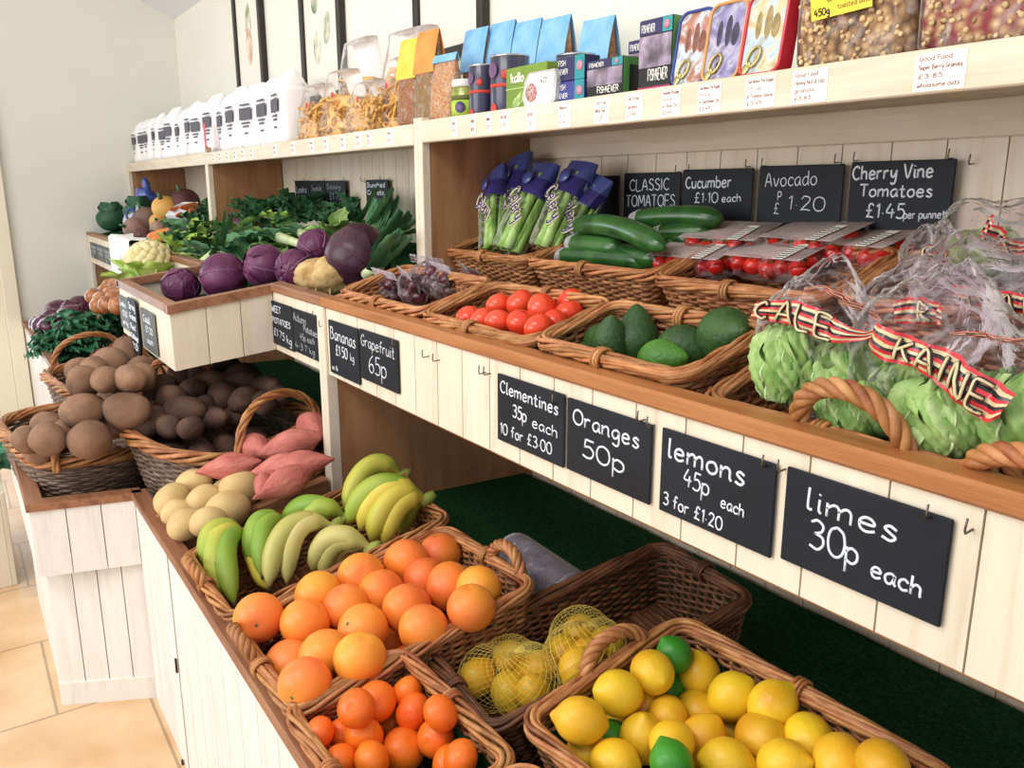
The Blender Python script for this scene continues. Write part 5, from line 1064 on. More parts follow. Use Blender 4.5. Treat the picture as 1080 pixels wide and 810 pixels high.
M_blue = pmat('carton_blue', [(.4, '38408a'), (.6, '4a52a0')], 6, rough=.4); M_teal = pmat('carton_teal', [(.4, '1f8a92'), (.6, '3aa3a8')], 6, rough=.4); M_pink = pmat('print_pink', 'c98aa0', rough=.5); M_nav = pmat('carton_navy', [(.4, '2e2a56'), (.6, '3c3768')], 6, rough=.4)
for z, m, nm, lb in ((ZS, M_blue, 'fish_carton', 'small blue fish carton at the bottom of a stack of two'), (ZS+.041, M_nav, 'fish_carton', 'small navy fish carton with a teal end, on top of the blue one')):
    o = carton(lb, nm, 'carton', -1.262, -1.185, .035, .040, m, z=z, group='small fish cartons'); panel(o, 'end_band', M_teal, .012, .0386, 0, .04); MB().add(*xf(lathe([(.001, .001), (.0085, .001), (.0085, 0)], 16), TR(.026, -.0006, .022)@rot(PI/2))).build('roundel', M_pink, o)
    mb = MB(); write(mb, 'FISH', -.035, .026, .009, .0007, -.0006); write(mb, '4EVER', -.035, .012, .008, .0007, -.0006); mb.build('lettering', M_wht, o)
M_photo = pmat('printed_photo', [(.3, '3a353c'), (.45, '6e6470'), (.6, 'a595ac'), (.75, 'd8cfe0')], 26, detail=5, rough=.4); M_black = pmat('carton_black', '1d1c20', rough=.35); M_grn = pmat('carton_leaf_green', [(.4, '4f8a4a'), (.6, '66a05c')], 6, rough=.4); M_mag = pmat('carton_magenta', 'b03060', rough=.4)
def fish_can(label, x0, x1, h, base_m, side_m, y=YS, z=ZS):
    o = carton(label, 'fish_tin_carton', 'carton', x0, x1, .05, h, M_black, y, z, group='black fish cartons'); w = x1-x0
    panel(o, 'photo_panel', M_photo, -w/2+.001, w/2-.001, h*.36, h*.78); panel(o, 'top_band', M_nav, -w/2+.001, w*.18, h*.80, h-.001); panel(o, 'top_corner', M_teal, w*.2, w/2-.001, h*.80, h-.001); panel(o, 'base_band', base_m, -w/2+.001, w/2-.001, .001, h*.10)
    mb = MB(); write(mb, 'FISH4EVER', -w*.18, h*.18, h*.15, .0009, -.0008, maxw=w*.58); write(mb, 'FISH4EVER', -w*.42, h*.83, h*.1, .0006, -.0008, maxw=w*.4); mb.build('lettering', M_wht, o)
    MB().add(*xf(lathe([(.001, .001), (h*.06, .001), (h*.06, 0)], 14), TR(w*.34, -.0008, h*.89)@rot(PI/2))).build('roundel', M_pink, o)
    sp = MB().add(*box(w/2, w/2+.0008, .002, .048, .001, h-.001), smooth=False).build('side_panel', side_m, o); MB().add(*box(w/2+.0008, w/2+.0014, .014, .036, .001, h*.8), smooth=False).build('side_stripe', M_black, sp)
    return o
fish_can('black and green fish carton with white lettering, front of the stack', -1.178, -1.085, .066, M_grn, M_grn)
fish_can('black and green fish carton standing taller behind the front one', -1.135, -1.068, .098, M_grn, M_grn, y=YS+.055)
fish_can('tall black fish carton with a magenta base line, next to the blue-rimmed tin', -1.052, -.978, .112, M_mag, M_grn, y=YS+.004)
# flat key-opened tins stood on end
def pic(n, a, b_, c, d): return pmat(n, [(.25, a), (.45, b_), (.55, c), (.7, d)], 28, detail=3, distort=.6, rough=.25, coat=.4)
M_key = pmat('key_gold', 'c9b878', rough=.25, metal=.9)
def rr2(w, h, c, n=8): 
    out = []
    for cx, cz, a0 in ((w/2-c, -h/2+c, -PI/2), (w/2-c, h/2-c, 0), (-w/2+c, h/2-c, PI/2), (-w/2+c, -h/2+c, PI)):
        for k in range(n+1): a = a0+PI/2*k/n; out.append((cx+c*math.cos(a), cz+c*math.sin(a)))
    return out
def key_tin(label, x, edge, cols, k):
    w, h, t = .072, .112, .022; o = thing('key_tin', label, 'sardine tin', (x, YS-.008+.004*k, ZS+h/2+.0005), (-.16, 0, 0), 'flat key-opened tins stood on end'); M_e = pmat('tin_edge', edge, rough=.25, coat=.5)
    o.location.z += .0005
    P2 = rr2(w, h, .017); MB().add(*prism(P2, 0, t, 'xz'), smooth=False).build('can', M_e, o)
    q = np.array([(x_, -.0012, z_) for x_, z_ in rr2(w-.005, h-.005, .015)]); MB().add(*tube(q, .0026, 8, True, ref=(0, 1, 0))).build('rolled_rim', M_e, o)
    pf = MB().add(*prism(rr2(w-.009, h-.009, .013), -.0006, .0005, 'xz'), smooth=False).build('printed_lid', pic('lid_print', *cols), o)
    g = MB()                                        # plain generic print: hills and three little upright shapes
    for j, (cx, cz, sx, sz) in enumerate(((-.012, .012, .005, .018), (.004, .014, .006, .022), (.017, .008, .007, .016))): g.add(*xf(blob(sx, .0006, sz, 12, 8), TR(cx, -.0007, cz)))
    g.build('printed_shapes', pmat('print_shapes', [(.4, cols[0]), (.6, cols[3])], 90, rough=.3), pf)
    a = -.55; kb = MB(); th = np.linspace(0, 2*PI, 20, endpoint=False); C_ = np.stack([.009*np.cos(th), np.full(20, -.0035), .014*np.sin(th)], 1)
    kb.add(*xf(tube(C_, .0019, 6, True, ref=(0, 1, 0)), TR(-.010, 0, -.030)@rot(0, .55, 0))); kb.add(*xf(blob(.006, .0018, .011, 12, 8), TR(-.022, -.002, -.044)@rot(0, .55, 0))); kb.build('ring_pull', M_key, o)
key_tin('flat tin with a dark blue rim, leftmost of the three key-opened tins', -.934, '27408c', ('7a4a3a', 'b5806a', 'c8d8e4', '8a5a4c'), 2); key_tin('flat tin with a tan orange rim, middle of the three key-opened tins', -.868, 'd49a5c', ('4a4258', '8a86b0', 'b8b4cc', '3a3448'), 1); key_tin('flat tin with a bright red rim, rightmost of the three key-opened tins', -.795, 'c8283c', ('8a7a50', 'd8c8a0', 'b8d0e0', 'a89060'), 0)
# two big bags of granola
M_gran = pmat('granola_clusters', [(.08, 'd9bd90'), (.3, 'bb966a'), (.6, '8f6c48'), (.85, '5d4430')], 85, rough=.65, kind='voronoi', bump=.8, bscale=90); M_gran2 = pmat('granola_berries', [(.08, 'dcc096'), (.3, 'c09a70'), (.55, '9a6a50'), (.8, '8a3038')], 85, rough=.65, kind='voronoi', bump=.8, bscale=90); M_yel = pmat('label_yellow', [(.4, 'f2d42a'), (.6, 'f6dc44')], 4, rough=.4); M_card = pmat('granola_cream', 'd8d0bc', rough=.5)
for x, w, m, lb, t, ex in ((-.672, .165, M_gran, 'big clear bag of granola with a yellow label, beside the red-rimmed tin', '450g', 0), (-.49, .20, M_gran2, 'big clear bag of berry granola at the right end of the shelf', '500g', 1)):
    o = thing('granola_bag', lb, 'bag of granola', (x, YS+.036, ZS), (.10, 0, .04), 'big clear bags of granola'); MB().add(*pouch(w*.96, .074, .21, 3+ex, .05, .5)).build('granola', m, o); MB().add(*pouch(w, .079, .215, 3+ex, .05, .5, amp=.035)).build('film', M_film, o)
    rs = np.random.RandomState(ex); g = MB()
    for k in range(160):
        xx = rs.uniform(-.42, .42)*w; zz = rs.uniform(.01, .12); s = rs.uniform(.002, .0042); g.add(*xf(blob(s, s*.7, s*.9, 8, 6, lambda n, k=k: n*(1+.2*snoise(n, 3, k))[:, None]), TR(xx, -.0385+.004*abs(xx)/w*2, zz)))
    q = g.build('clusters', pmat('cluster_oat', [(.4, 'cda878'), (.55, 'e2c596'), (.7, '7a4a3a')], 60, rough=.7, island=.35), o); q['kind'] = 'stuff'
    lw = .082; lab = MB().add(*box(-lw/2, lw/2, -.0455, -.0445, .066, .106), smooth=False).build('label', M_yel, o, (.0 if not ex else .01, 0, 0)); lab.rotation_euler.y = -.06
    mb = MB(); write(mb, t, -lw*.44, .070, .008, .0009, -.0457); write(mb, 'Honey Nut', -.02, .095, .007, .0005, -.0457); write(mb, 'GRANOLA', -.018, .084, .007, .0006, -.0457); write(mb, 'toasted oats', -.004, .073, .006, .0004, -.0457); mb.build('lettering', M_ink, lab)
    tp = MB().add(*box(-lw/2+.006, lw/2-.006, -.0452, -.044, .106, .135), smooth=False).build('upper_label', M_card, o); mb = MB(); write(mb, 'FOODS', -.026, .110, .014, .0012, -.0454, maxw=.05); mb.build('lettering', M_ink, tp)
# paper price labels on the shelf lip
tl = [(-1.588, .022, ('Relish', '£2.95')), (-1.512, .022, ('Chopped', 'toms 95p')), (-1.452, .022, ('Tomatoes', '£1.25')), (-1.395, .030, ('Rice Cakes', '£1.89')), (-1.305, .034, ('Sprouts', '£1.10')), (-1.205, .034, ('Mackerel', 'in oil', '£2.49')), (-1.105, .038, ('Fish 4 Ever', 'White Tuna', '£3.29')), (-1.025, .038, ('Fish 4 Ever', 'Sardines', '£1.99')), (-.945, .040, ('Sardines Portugal', 'Mild', 'in Olive Oil', '£3.49')), (-.868, .044, ('Sardines Portugal', 'Mild', 'in Sunflower Oil', '£3.49')), (-.778, .050, ('Sardines Portugal', 'Mild', 'in Tomato Sauce', '£3.49')), (-.700, .052, ('Good Food', 'Honey Nut & Oat', 'granola', '£3.85')), (-.532, .058, ('Good Food', 'Super Berry Granola', '£3.85', 'wholesome oats'))]
def plabel(x, w, lines, label, zt, h, yl, r=.00045):
    o = MB().add(*box(-w/2, w/2, -.0006, 0, -h/2, h/2), smooth=False).build('price_label', M_wht, None, (x, yl-.0002, zt-h/2)); tag(o, label, 'price label', 'paper price labels along the shelf lip'); mb = MB()
    n_ = len(lines)
    for i, t in enumerate(lines): write(mb, t, -w*.42, h/2-h*(i+.8)/(n_+.25), h*.5/(n_+.25), r, -.0007, maxw=w*.84*min(1, .35+.045*len(t)), seg=4)
    mb.build('lettering', M_inkr, o)
nb = ['at the foot of the colourful pouch', 'below the jar and narrow tin', 'below the wide dark tin', 'at the left edge of the green carton', 'below the clear tub', 'below the small blue cartons', 'below the front black and green carton', 'below the joint of black cartons', 'below the blue-rimmed tin', 'below the orange-rimmed tin', 'below the red-rimmed tin', 'below the first granola bag', 'below the berry granola bag']
for (x, w, ln), t in zip(tl, nb): plabel(x, w, ln, 'white paper price label on the shelf lip '+t, 1.447, .040 if w > .033 else .036, .928)
for k, x in enumerate((-2.02, -2.085, -2.19, -2.31, -2.42, -2.58, -2.75, -1.90)): plabel(x, .038, ('Pasta', '£2.10'), 'white paper price label on the pasta shelf lip, %s' % ('nearest the joint posts' if k == 7 else ORD[k+1]+' from the joint posts'), 1.443, .036, .928, .0007)
for k in range(6): plabel(-3.0-.1*k, .034, ('Flour', '£1.85'), 'white paper price label on the flour shelf lip, %s from the pasta bags' % ORD[k], 1.443, .036, .928, .0007)
o = tag(MB().add(*box(-3.61, -3.585, .926, .9275, 1.46, 1.56), smooth=False).build('shelf_ticket', M_dot), 'thin upright red ticket in front of the flour bags', 'ticket'); MB().add(*box(-3.616, -3.579, .9275, .9295, 1.45, 1.475), smooth=False).build('clip', M_oak, o)
# framed pictures on the wall behind
M_frame = pmat('frame_black', '2b2523', rough=.4); M_mount = pmat('mount_cream', 'efeadd', rough=.8)
def picture(label, x0, x1, z0, z1, shapes, lean=0):
    w, h = x1-x0, z1-z0; o = thing('framed_print', label, 'picture', ((x0+x1)/2, YW-.0155, (z0+z1)/2), group='framed botanical prints on the back wall'); f = MB(); t = .03
    for a in (box(-w/2, w/2, -.012, .012, h/2-t, h/2, .002), box(-w/2, w/2, -.012, .012, -h/2, -h/2+t, .002), box(-w/2, -w/2+t, -.012, .012, -h/2+t, h/2-t, .002), box(w/2-t, w/2, -.012, .012, -h/2+t, h/2-t, .002)): f.add(*a, smooth=False)
    f.build('frame', M_frame, o); m = MB().add(*box(-w/2+t, w/2-t, .0, .008, -h/2+t, h/2-t), smooth=False).build('mount', M_mount, o)
    for col, ss in shapes:
        mb = MB()
        for cx, cz, sx, sz, a in ss: mb.add(*xf(blob(sx*w, .0012, sz*h, 16, 10), TR(cx*w, 0, cz*h)@rot(0, a, 0)))
        mb.build('printed_shape', pmat('print_tint', [(.35, col), (.65, 'e9e3d2')], 14, rough=.8), m)
picture('framed print of a pale root vegetable, leftmost on the wall', -4.16, -3.77, 1.72, 2.22, [('c98a6a', [(0, -.08, .12, .16, 0)]), ('8a9a62', [(-.04, .16, .05, .12, .3), (.06, .17, .05, .12, -.3)])])
picture('framed print with green pear-shaped fruits, second on the wall', -3.30, -2.91, 1.62, 2.20, [('5f7a52', [(-.14, .12, .09, .07, 0), (.14, .18, .09, .07, 0), (-.12, -.16, .09, .10, 0), (.14, -.06, .08, .10, .3), (.14, .34, .08, .06, 0), (-.12, .34, .08, .06, 0)]), ('b8584a', [(0, .26, .07, .05, 0)])])
picture('framed print mostly hidden by the blue headers, rightmost on the wall', -2.36, -1.97, 1.66, 2.17, [('6a6a52', [(0, .22, .12, .08, .2), (.1, .3, .08, .05, 0)])])
# ------------------------------------------------------------------ back row: bagged celery
M_cel2 = pmat('celery_stalk', [(.35, '7faa4a'), (.55, 'a3c56c'), (.75, 'c6dc9a')], 10, (10, 10, 1), 3, .3, .4); M_slv = pmat('sleeve_blue', [(.35, '3d4684'), (.6, '5a68ae'), (.75, '7a8ccc')], 8, rough=.25, coat=.5, bump=.3, bscale=40); M_slv2 = pmat('sleeve_indigo', [(.35, '2a2560'), (.65, '3d3680')], 8, rough=.25, coat=.5, bump=.3, bscale=40)
def celery(label, ub, vb, ut, vt, yb, yt, w, seed, txt):
    a = onY(ub, vb, yb); b_ = onY(ut, vt, yt); d = b_-a; ln = np.linalg.norm(d); side = np.cross((0, 1, 0), d); side /= np.linalg.norm(side); nrm = np.cross(side, d/ln)
    o = thing('celery_bunch', label, 'celery', tuple(a), group='bagged celery in the back basket'); Mx = Matrix(((side[0], -nrm[0], d[0]/ln, 0), (side[1], -nrm[1], d[1]/ln, 0), (side[2], -nrm[2], d[2]/ln, 0), (0, 0, 0, 1)))
    if nrm[1] < 0: Mx = Matrix(((side[0], -nrm[0], d[0]/ln, 0), (side[1], -nrm[1], d[1]/ln, 0), (side[2], -nrm[2], d[2]/ln, 0), (0, 0, 0, 1)))
    rs = np.random.RandomState(seed)
    for k in range(5):
        x = (k-2)*w*.16; y = (-.012 if k % 2 else .006); t = np.linspace(0, 1, 8); P = np.stack([x*(1.15+.2*t)+.003*np.sin(t*4+k), y+0*t, ln*(.0+.86*t)], 1)
        MB().add(*xf(tube(P, np.linspace(w*.17, w*.12, 8), 9), Mx)).build('stalk', M_cel2, o)
    def sheet(z0, z1, m, nm, off, n=22, par=None):
        V = []; rows = 9
        for i in range(rows):
            s = z0+(z1-z0)*i/(rows-1); ww = w*(.42+.24*s); dd = (.034+.004)*(1-.75*max(0, s-.55)/.45)
            for k in range(n): q = 2*PI*k/n; wr_ = 1+.03*math.sin(5*q+s*9+seed); V.append(((ww+off)*math.copysign(abs(math.cos(q))**.7, math.cos(q))*wr_, (dd+off)*math.copysign(abs(math.sin(q))**.8, math.sin(q))*wr_, ln*s))
        f = ringmesh(None, rows, False, n); f = [q for q in f if len(q) == 4]
        return MB().add(*xf((V, f), Mx)).build(nm, m, par or o)
    fl = sheet(-.02, .60, M_film, 'clear_sleeve', 0); pt = sheet(.60, .80, M_slv2, 'printed_band', .0006); sheet(.80, 1.0, M_slv, 'printed_top', .0006)
    for rr_, yo, mm, nm in ((.0042, .0385, M_cream, 'letter_outline'), (.0023, .0402, M_slv2, 'lettering')):
        mv = MB(); write(mv, txt, -w*.46, ln*.55, .032, rr_, 0, ang=-.75, maxw=w*1.35)
        for i in range(len(mv.v)): v = mv.v[i]; v[:, 1] -= yo; mv.v[i] = np.asarray(xf((v, []), Mx)[0])
        mv.build(nm, mm, o)
    MB().add(*xf(lathe([(.001, .001), (w*.24, .001), (w*.24, 0)], 18), Mx@TR(-w*.05, -.031, ln*.78)@rot(PI/2))).build('roundel', M_slv, pt)
celery('bagged celery standing upright at the left end of the basket', 521, 262, 524, 180, 1.06, 1.12, .062, 1, 'Celery'); celery('bagged celery with the tallest blue top, second from the left', 535, 265, 549, 165, 1.10, 1.17, .075, 2, 'Celery'); celery('bagged celery leaning right in front, with the clearest word on its bag', 536, 264, 577, 174, 1.03, 1.13, .070, 3, 'Celery'); celery('bagged celery leaning right, fourth from the left', 575, 262, 616, 172, 1.06, 1.15, .066, 4, 'Celery'); celery('bagged celery with a dark indigo top at the right end', 592, 262, 634, 186, 1.10, 1.17, .062, 5, 'Celery')
# cucumbers
M_cuc = pmat('cucumber_skin', [(.3, '1d421c'), (.5, '2c5a26'), (.75, '44763a')], 20, (1, 1, 1), 3, .4, .28, .15, 60, rand=.1, coat=.3); M_wrap = film('shrink_wrap', op=.25, milky=.2, bump=.9, bscale=90)
for k, (u0, v0, u1, v1, h, lb, bow) in enumerate(((606, 240, 700, 262, .125, 'long curved cucumber on top of the pile, in the middle', .02), (602, 257, 655, 262, .10, 'short-looking cucumber with a wrapped white end facing left', 0), (590, 271, 690, 278, .075, 'cucumber lying lowest along the front rim', .005), (645, 266, 695, 274, .085, 'cucumber low at the right front of the pile', .0), (668, 234, 762, 232, .135, 'dark cucumber lying at the back, topmost', .008), (690, 250, 752, 246, .11, 'dark cucumber at the back right, under the topmost', .004), (640, 252, 735, 258, .095, 'cucumber in the middle of the pile beneath the curved one', .01), (596, 277, 660, 283, .06, 'cucumber at the left front corner, partly below the rim', 0))):
    a = atU(u0, v0, h); b_ = atU(u1, v1, h); c = (a+b_)/2; t = np.linspace(0, 1, 20); P = a+(b_-a)*t[:, None]; P[:, 2] += bow*(1-(2*t-1)**2); r = .0215*np.interp(t, [0, .03, .1, .85, .95, 1], [.35, .75, .98, 1, .72, .25])
    o = thing('cucumber', lb, 'cucumber', tuple(c), group='cucumbers piled in their basket'); v, f = tube(P-c, r, 14); MB().add(v, f).build('flesh', M_cuc, o)
    e = P[0]-c; d = (P[2]-P[0]); d /= np.linalg.norm(d); MB().add(*tube([e-d*.008, e, e+d*.02], [.012, .018, .0225], 12)).build('wrapped_end', M_wrap, o)
# cherry tomatoes in clear punnets
M_pun = film('punnet_clear', 'fdf8f8', op=-.06, bump=.3, bscale=26); M_cht = pmat('cherry_tomato', [(.3, 'b81c18'), (.7, 'd8342a')], 8, rough=.2, spec=.6, rand=.1); M_vine = pmat('vine_green', '4f6a2a', rough=.7)
CT = MB().add(*blob(.0165, .0165, .0155, 16, 12)).mesh('cherry_tomato', M_cht); cs = MB()
for k in range(5): a = k*1.2566; cs.add(*tube([(0, 0, .0152), (.006*math.cos(a), .006*math.sin(a), .0156), (.010*math.cos(a), .010*math.sin(a), .0135)], [.001, .0008, .0003], 4))
CTC = cs.mesh('calyx', M_vine)
for k, (u, v, h, yaw, lb) in enumerate(((738, 287, .055, .1, 'left front, on the wicker rim'), (824, 289, .055, .0, 'front middle, with barcode lines'), (772, 268, .07, .15, 'behind, stacked between the two front ones'), (862, 270, .07, -.1, 'back middle, beneath crumpled film'), (915, 277, .06, -.15, 'right end, beside the striped bags'))):
    c = atU(u, v, h); M = TR(*c)@rot(0, 0, yaw)@TU; o = thing('tomato_punnet', 'clear plastic punnet of cherry tomatoes, '+lb, 'punnet', (0, 0, 0), group='clear punnets of cherry tomatoes'); o.matrix_world = M
    MB().add(*pouch(.155, .10, .045, k, -.1, 1.05, amp=.01, rows=6)).build('tray', M_pun, o); lid = MB().add(*box(-.078, .078, -.05, .05, .045, .0458, .0003), smooth=False).build('lid_film', M_pun, o)
    lb_ = MB().add(*box(.03, .05, -.0535, .02, .0476, .0482), smooth=False).build('label', M_wht, lid); bl = MB()
    for q in range(7): bl.add(*box(.031, .049, -.05+.009*q, -.047+.009*q, .0482, .0485), smooth=False)
    bl.build('barcode', M_ink, lb_)
    MB().add(*tube([(-.06, .0, .03), (-.02, .008, .034), (.03, -.006, .033), (.06, .004, .03)], .0016, 5)).build('vine', M_vine, o)
    for q in range(10):
        p = np.array(M@Vector((-.060+.030*(q % 5), -.030+.045*(q//5), .022+.004*math.sin(q*2+k)))); t_ = put(CT, 'cherry_tomato', 'cherry tomato inside the punnet '+lb.split(',')[0], 'cherry tomato', p, (.4*math.sin(q), .5*math.cos(q*2), q), 1, 'cherry tomatoes in the punnet '+lb.split(',')[0]); mkobj('calyx', CTC, t_)
# vacuum packed beetroot
M_beet = pmat('beetroot', [(.3, '3d1020'), (.55, '5d1a2c'), (.75, '7d2f40')], 16, rough=.3, coat=.6, rand=.1); BT = lump_mesh('beetroot', .022, .95, M_beet, 77, .05); M_film3 = film('vacuum_film', 'f8f2f8', op=.0, bump=.6, bscale=50); BR_ = MB().add(*tube([(0, 0, -.019), (.001, 0, -.026), (.002, 0, -.031)], [.004, .002, .0006], 6)).mesh('tap_root', M_beet)
for k, (u, v, h, yaw, lb) in enumerate(((412, 306, .055, .2, 'leftmost of the five'), (436, 306, .06, -.2, 'second of the five, in front'), (455, 293, .085, .5, 'topmost, piled behind the front ones'), (470, 300, .07, .1, 'fourth of the five'), (497, 297, .055, -.3, 'rightmost of the five, small'))):
    c = atU(u, v, h); s = .8 if k == 4 else 1; o = thing('beetroot_pack', 'shiny vacuum pack of cooked beetroot, '+lb, 'beetroot pack', tuple(c), (.5, .1, yaw), 'vacuum packs of beetroot'); M = TR(*c)@Matrix.Rotation(yaw, 4, 'Z')@rot(.5, .1, 0); w = .048*s
    MB().add(*blob(w, .034*s, .04*s, 22, 16, lambda n, k=k: n*(1+.10*snoise(n, 4, k)+.05*snoise(n, 11, k+3))[:, None])).build('film', M_film3, o); sm = MB().add(*box(-w*.9, w*.9, -.001, .001, .036*s, .055*s), smooth=False).build('seal', M_film3, o)
    for q in range(4):
        p = c+np.array([(-.018, .016, -.012, .02)[q], (-.004, .004, .008, -.008)[q], (-.013, -.014, .014, .013)[q]])*s; t_ = put(BT, 'beetroot', 'cooked beetroot inside the vacuum pack '+lb.split(',')[0], 'beetroot', p, (q, k, q*2), .8*s, 'beetroot inside the pack '+lb.split(',')[0]); mkobj('tap_root', BR_, t_)
# ------------------------------------------------------------------ bagged lettuce with striped printed bands
M_sred = pmat('band_red', [(.4, 'c8202c'), (.6, 'dc3844')], 20, rough=.3, coat=.4); M_sblk = pmat('band_black', '2a2226', rough=.3, coat=.4); M_scrm = pmat('band_cream', [(.4, 'cdb98a'), (.6, 'ddcca2')], 20, rough=.35, coat=.3)
def lettuce(label, p, r, ht, seed, rotz=0, lean=(0, 0)):
    o = thing('lettuce', label, 'lettuce', tuple(p), (lean[0], lean[1], rotz), 'lettuces inside the striped bags')
    MB().add(*blob(r*.8, r*.8, ht*.46, 22, 16, lambda n: n*(1+.12*snoise(n, 6, seed)+.06*snoise(n, 15, seed+2))[:, None])).build('heart', M_lett, o)
    for k in range(9):
        a0 = k*2.4; nu, nv = 22, 25; V = []; ph = seed+k*1.7
        for i in range(nu):
            s = i/(nu-1); zz = -ht*.5+ht*(.12+.86*s*(.82+.18*(k % 3)/2)); rr = r*(.55+.5*math.sin(PI*min(1, s*.8+.1)))*(1.0-.05*(k % 3))
            for j in range(nv):
                t = 2*j/(nv-1)-1; a = a0+t*1.0*(.45+.55*math.sin(PI*(.15+.8*s))); rf = .09*r*math.sin(6*t+9*s+ph)*(.25+s)*(.5+abs(t))+.075*r*math.sin(13*t+17*s+ph*2)+.02*r*math.sin(23*t-15*s+ph)
                V.append(((rr+rf)*math.cos(a), (rr+rf)*math.sin(a), zz+.05*ht*math.sin(6*t+ph)*s))
        F = [(i*nv+j, i*nv+j+1, (i+1)*nv+j+1, (i+1)*nv+j) for i in range(nu-1) for j in range(nv-1)]
        lf = MB().add(V, F).build('leaf', M_lett, o)
        P = np.array([V[i*nv+nv//2] for i in range(nu-5)]); MB().add(*tube(P, np.linspace(.0022, .0006, nu-5), 5)).build('stem', M_rib, lf)
    return o
def salad_bag(label, c, rx, ry, rz, seed, e=(0, 0, 0)):
    o = thing('salad_bag', label, 'salad bag', tuple(c), e, 'clear salad bags with striped bands')
    def fn(n):
        k = .97+.09*snoise(n, 4, seed)-.10*np.abs(snoise(n, 9, seed+1))-.05*np.abs(snoise(n, 19, seed+2))+.05; p = n*k[:, None]; top = np.clip(n[:, 2], 0, 1); p[:, 1] *= 1-.55*top**1.5; p[:, 2] += .10*top*np.sin(6*n[:, 0]+seed); return p
    MB().add(*blob(rx, ry, rz, 64, 44, fn)).build('film', M_filmr, o); return o
def band(bag, top, bot, y0, y1, txt, seed, wob=.004, n=40, t0=.1, t1=.9, fill=.72):
    """printed strip lying on a bag; top/bot are its edges as (u, v) on planes y0 (top) .. y1 (bottom)"""
    T_ = np.array([onY(u, v, y0+(q if len(r_) else 0)) for (u, v, *r_) in top for q in [r_[0] if r_ else 0]]); B_ = np.array([onY(u, v, y1+(r_[0] if r_ else 0)) for (u, v, *r_) in bot])
    def rs_(P):
        P = smooth_path(P, 8); L_ = np.concatenate([[0], np.cumsum(np.linalg.norm(np.diff(P, axis=0), axis=1))]); s = np.linspace(0, L_[-1], n); return np.stack([np.interp(s, L_, P[:, k]) for k in range(3)], 1)
    T_, B_ = rs_(T_), rs_(B_); wv = wob*(np.sin(np.arange(n)*.55+seed)+.5*np.sin(np.arange(n)*1.3+seed)); T_[:, 1] += wv; B_[:, 1] += wv*.8
    org = np.array(bag.location); q = MB(); cols = [0, 2, 1, 0, 2, 1, 0, 2, 0]; mats = [M_sred, M_sblk, M_scrm]; m = len(cols)
    for j in range(m):
        a, b_ = j/m, (j+1)/m; V = []
        for i in range(n):
            for s in (a, b_): P = T_[i]+(B_[i]-T_[i])*s; P = P+np.array([0, -.004*math.sin(PI*s)-.0015*math.sin(9*s+i*.5), 0]); V.append(P-org)
        q.add(V, [(2*i, 2*i+1, 2*i+3, 2*i+2) for i in range(n-1)], cols[j])
    o = q.build('printed_band', mats, bag)
    if txt:
        for r, m_, off_, nm in ((.17, M_sblk, -.0062, 'letter_outline'), (.10, M_scrm, -.0078, 'lettering')):
            L_ = MB(); st, w = text_strokes(txt, 10, 3.0)
            for p in st:
                P = []
                pp = np.concatenate([p[:-1]+(p[1:]-p[:-1])*k for k in (0, .33, .66)]+[p[-1:]]) if len(p) == 2 else p
                if len(p) == 2: pp = p[0]+(p[1]-p[0])*np.linspace(0, 1, 5)[:, None]
                for x, z in pp:
                    f = (t0+(t1-t0)*x/w)*(n-1); i = min(n-2, int(f)); g = f-i; s = .5+fill/2-fill*z/10
                    t = T_[i]*(1-g)+T_[i+1]*g; b_ = B_[i]*(1-g)+B_[i+1]*g; P.append(t+(b_-t)*s+np.array([0, -.004*math.sin(PI*s)+off_+.004, 0])-org)
                hb = np.linalg.norm(T_[n//2]-B_[n//2]); L_.add(*tube(P, r*hb*.5, 6))
            L_.build(nm, m_, o)
    return o
def zy(u, v, y): return onY(u, v, y)
lettuce('lettuce standing at the left end of the handled basket, in the left bag', zy(835, 385, .775), .042, .10, 1, .3); lettuce('lettuce behind the left side of the wicker handle', zy(893, 398, .80), .044, .10, 2, 1.2); lettuce('lettuce seen through the arch of the wicker handle', zy(905, 435, .755), .036, .07, 3, .5); lettuce('lettuce right of the wicker handle, below the lower striped band', zy(1000, 440, .765), .048, .09, 4, 2.0); lettuce('lettuce right behind the wicker handle, under the long striped band', zy(958, 425, .80), .042, .09, 5, .9)
b1 = salad_bag('clear salad bag at the left of the handled basket, its band reading CALE', zy(862, 362, .80), .078, .052, .088, 1, (-.1, .05, 0)); band(b1, [(791, 326), (815, 323), (839, 323), (869, 334), (902, 350), (922, 346)], [(788, 343), (815, 346), (834, 350), (872, 364), (898, 362), (924, 356)], .742, .738, 'CALE', 1, t0=.06, t1=.66, fill=.85)
band(b1, [(846, 304), (866, 301), (890, 313), (912, 322), (926, 330)], [(846, 309), (866, 308), (890, 321), (912, 330), (930, 338)], .80, .795, '', 4)
b2 = salad_bag('large clear salad bag at the right, its wide band reading KAINE', zy(990, 390, .80), .094, .06, .105, 2, (-.1, .12, 0)); band(b2, [(913, 351), (934, 357), (958, 364), (992, 371), (1030, 390), (1055, 402), (1072, 409)], [(909, 378), (925, 389), (944, 392), (966, 396), (1002, 419), (1040, 442), (1058, 434)], .728, .722, 'KAINE', 2, t0=.22, t1=.86)
b3 = salad_bag('clear salad bag behind the wide band, its own band seen at its left', zy(975, 335, .87), .075, .05, .065, 3); band(b3, [(944, 318), (962, 313), (985, 318), (996, 326)], [(946, 341), (962, 342), (985, 342), (996, 345)], .815, .815, 'R', 3, t0=.5, t1=.75)
band(b3, [(1006, 350), (1030, 349), (1060, 356), (1085, 356)], [(1006, 355), (1030, 356), (1060, 362), (1085, 362)], .80, .80, '', 5)
